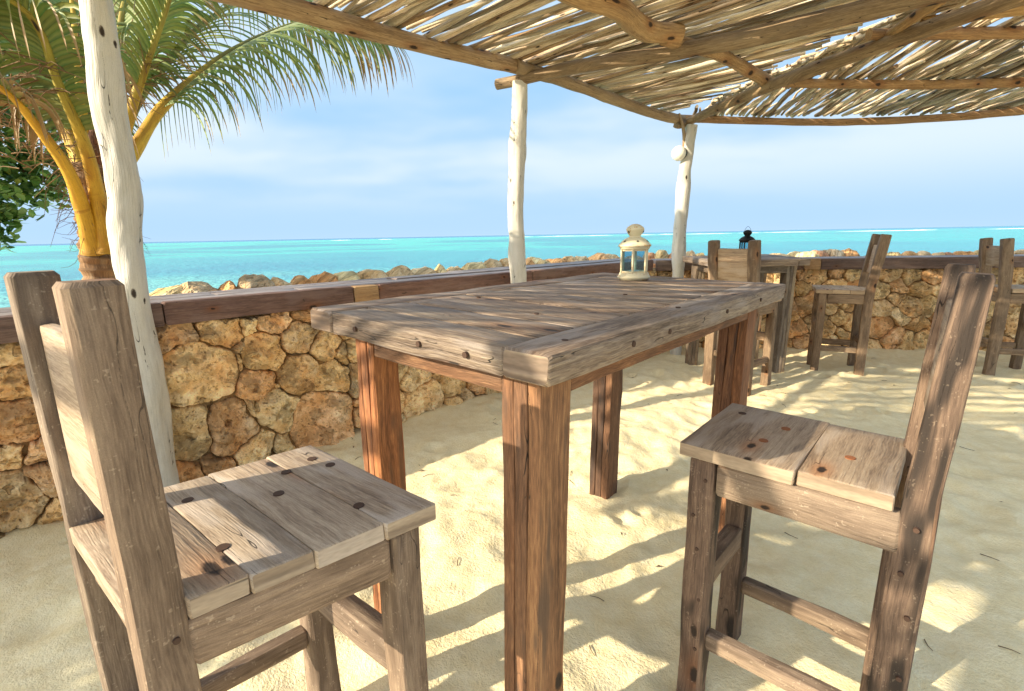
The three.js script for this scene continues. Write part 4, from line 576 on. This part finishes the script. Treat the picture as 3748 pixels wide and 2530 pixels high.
  for (let i = 0; i < 240; i++) { const b = D0[i % 6], a = R() * 6.28, p = b.clone().add(V((R() - 0.5) * 0.3, (R() - 0.5) * 0.28, (R() - 0.5) * 0.22)), l = 0.12 + R() * 0.3, e = V(Math.cos(a) * l, (R() - 0.45) * l, Math.sin(a) * l * 0.6); dead.push(tube([p.clone(), p.clone().addScaledVector(e, 0.5).add(V(0, 0.04 * (R() - 0.3), 0)), p.clone().add(e).add(V(0, -0.07 * R(), 0))].map(v => v.sub(off)), [0.0035, 0.0014], { radial: 4, n: 6, lump: 0.1, caps: false, tint: [0.9, 0.72, 0.5] })); }
  const dd = mesh('dry_strands', mergeGeometries(dead), M.bark, palm); dd.userData.kind = 'stuff';
}

// ------------------------------------------------------------------ broad-leaved tree behind the palm
function broadleaf(label, [bx, by, bz], trunk, clumps, fork, seed) {
  const t = thing('broadleaf_tree', label, 'tree', [bx, by, bz]), off = V(bx, by, bz), R = rng(seed), L = p => V(...p).sub(off);
  mesh('trunk', tube(trunk.map(L), [0.09, 0.06], { radial: 10, n: 20 }), M.bark, t);
  for (const c of clumps) mesh('branch', tube([L(fork), L([(c[0] + fork[0]) / 2, (c[1] + fork[1]) / 2 + 0.15, (c[2] + fork[2]) / 2]), L([c[0], c[1], c[2]])], [0.028, 0.008], { radial: 6, n: 12, tint: [0.7, 0.65, 0.6] }), M.bark, t);
  const pos = [], col = [], uv = [], idx = [];
  for (const [x, y, z, r] of clumps) { const n = Math.round(4600 * r * r) + 40; for (let i = 0; i < n; i++) {
    const d = V(R() * 2 - 1, R() * 2 - 1, R() * 2 - 1); if (d.length() > 1) { i--; continue; } const p = V(x, y, z).addScaledVector(d, r).sub(off), dir = V(R() - 0.5, R() - 0.3, R() - 0.5).normalize(), nn = V(R() - 0.5, 0.6 + R(), R() - 0.5).normalize(), s = V().crossVectors(dir, nn).normalize(), l = 0.05 + R() * 0.04, w = l * 0.33, b = pos.length / 3, k = 0.7 + R() * 0.6, c = R() < 0.12 ? [0.24 * k, 0.32 * k, 0.04 * k] : [0.10 * k, 0.22 * k, 0.045 * k];
    for (const [a, q] of [[0, 0], [0.35, -0.8], [0.35, 0.8], [0.75, -1], [0.75, 1], [1, 0], [0.6, 0]]) { const cup = a === 0.6 && q === 0 ? -0.004 : 0; pos.push(p.x + dir.x * l * a + s.x * w * q + nn.x * cup, p.y + dir.y * l * a + s.y * w * q + nn.y * cup, p.z + dir.z * l * a + s.z * w * q + nn.z * cup); uv.push(a, q); col.push(...c); }
    idx.push(b, b + 1, b + 6, b, b + 6, b + 2, b + 1, b + 3, b + 6, b + 2, b + 6, b + 4, b + 3, b + 5, b + 6, b + 4, b + 6, b + 5);
  } }
  const g = buf(pos, uv, idx, col); g.computeVertexNormals(); mesh('crown', g, new THREE.MeshPhysicalMaterial({ vertexColors: true, roughness: 0.5, transmission: 0.25, thickness: 0, side: THREE.DoubleSide }), t);
}

broadleaf('green round-leaved tree behind the palm', [-4.6, 0.4, -3.4], [[-4.6, 0.3, -3.4], [-4.55, 1.0, -3.45], [-4.4, 1.6, -3.55], [-4.2, 2.1, -3.6]], [[-3.5, 2.1, -3.85, 0.36], [-3.75, 1.85, -3.7, 0.36], [-3.42, 1.72, -3.92, 0.22], [-3.62, 1.62, -3.78, 0.24], [-3.72, 1.30, -3.68, 0.11], [-3.66, 1.45, -3.74, 0.08], [-4.0, 2.2, -3.5, 0.5], [-4.4, 2.1, -3.4, 0.6], [-4.2, 1.6, -3.5, 0.4], [-3.9, 2.55, -3.8, 0.45], [-3.3, 2.4, -4.1, 0.35]], [-4.35, 1.7, -3.55], 6262);
broadleaf('added low green round-leaved tree out of view, there to shade the sand', [-5.2, 0.5, 0.35], [[-5.2, 0.4, 0.35], [-5.2, 0.9, 0.36], [-5.18, 1.3, 0.4], [-5.15, 1.6, 0.45]], [[-4.9, 1.55, 0.3, 0.42], [-5.2, 1.85, 0.5, 0.45], [-5.3, 1.5, 0.75, 0.42], [-5.5, 1.6, 0.1, 0.42], [-4.75, 1.3, 0.05, 0.32], [-5.1, 1.35, 0.85, 0.4]], [-5.18, 1.2, 0.4], 6363);  // unseen tree, added to cast shade on the sand left of the chair

// ------------------------------------------------------------------ leaf litter and twigs on the sand
{
  const R = rng(8181), gs = [];
  for (let i = 0; i < 240; i++) {
    const x = -2.2 + R() * 7.2, z = -5.2 + R() * 5, D = inside(x, z); if (D < 0.08) continue; const y = sandY(x, z), a = R() * 6.28;
    if (R() < 0.55) { const l = 0.02 + R() * 0.05, cx = Math.cos(a) * l, cz = Math.sin(a) * l; gs.push(tube([[x, y + 0.003, z], [x + cx * 0.5 + 0.01 * (R() - 0.5), sandY(x + cx * 0.5, z + cz * 0.5) + 0.005, z + cz * 0.5 + 0.01 * (R() - 0.5)], [x + cx, sandY(x + cx, z + cz) + 0.003, z + cz]], [0.0018, 0.001], { radial: 4, n: 5, lump: 0.1, caps: false, tint: [0.55, 0.42, 0.32] })); }
    else { const l = 0.008 + R() * 0.014, w = l * 0.35, c = 0.5 + R() * 0.4, pos = [], uv = [], col = []; for (const [u, v, h] of [[-1, 0, 0.002], [0, -1, 0.007], [1, 0, 0.004], [0, 1, 0.006]]) { pos.push(x + Math.cos(a) * l * u - Math.sin(a) * w * v, y + 0.002 + h, z + Math.sin(a) * l * u + Math.cos(a) * w * v); uv.push(u, v); col.push(c * 0.8, c * 0.55, c * 0.38); } const g = buf(pos, uv, [0, 3, 1, 1, 3, 2], col); g.computeVertexNormals(); gs.push(g); }
  }
  const o = mesh('leaf_litter', mergeGeometries(gs), M.bark, scene); o.userData = { kind: 'stuff', label: 'scattered dry twigs and leaf scraps on the sand', category: 'litter' };
}

renderer.render(scene, camera);
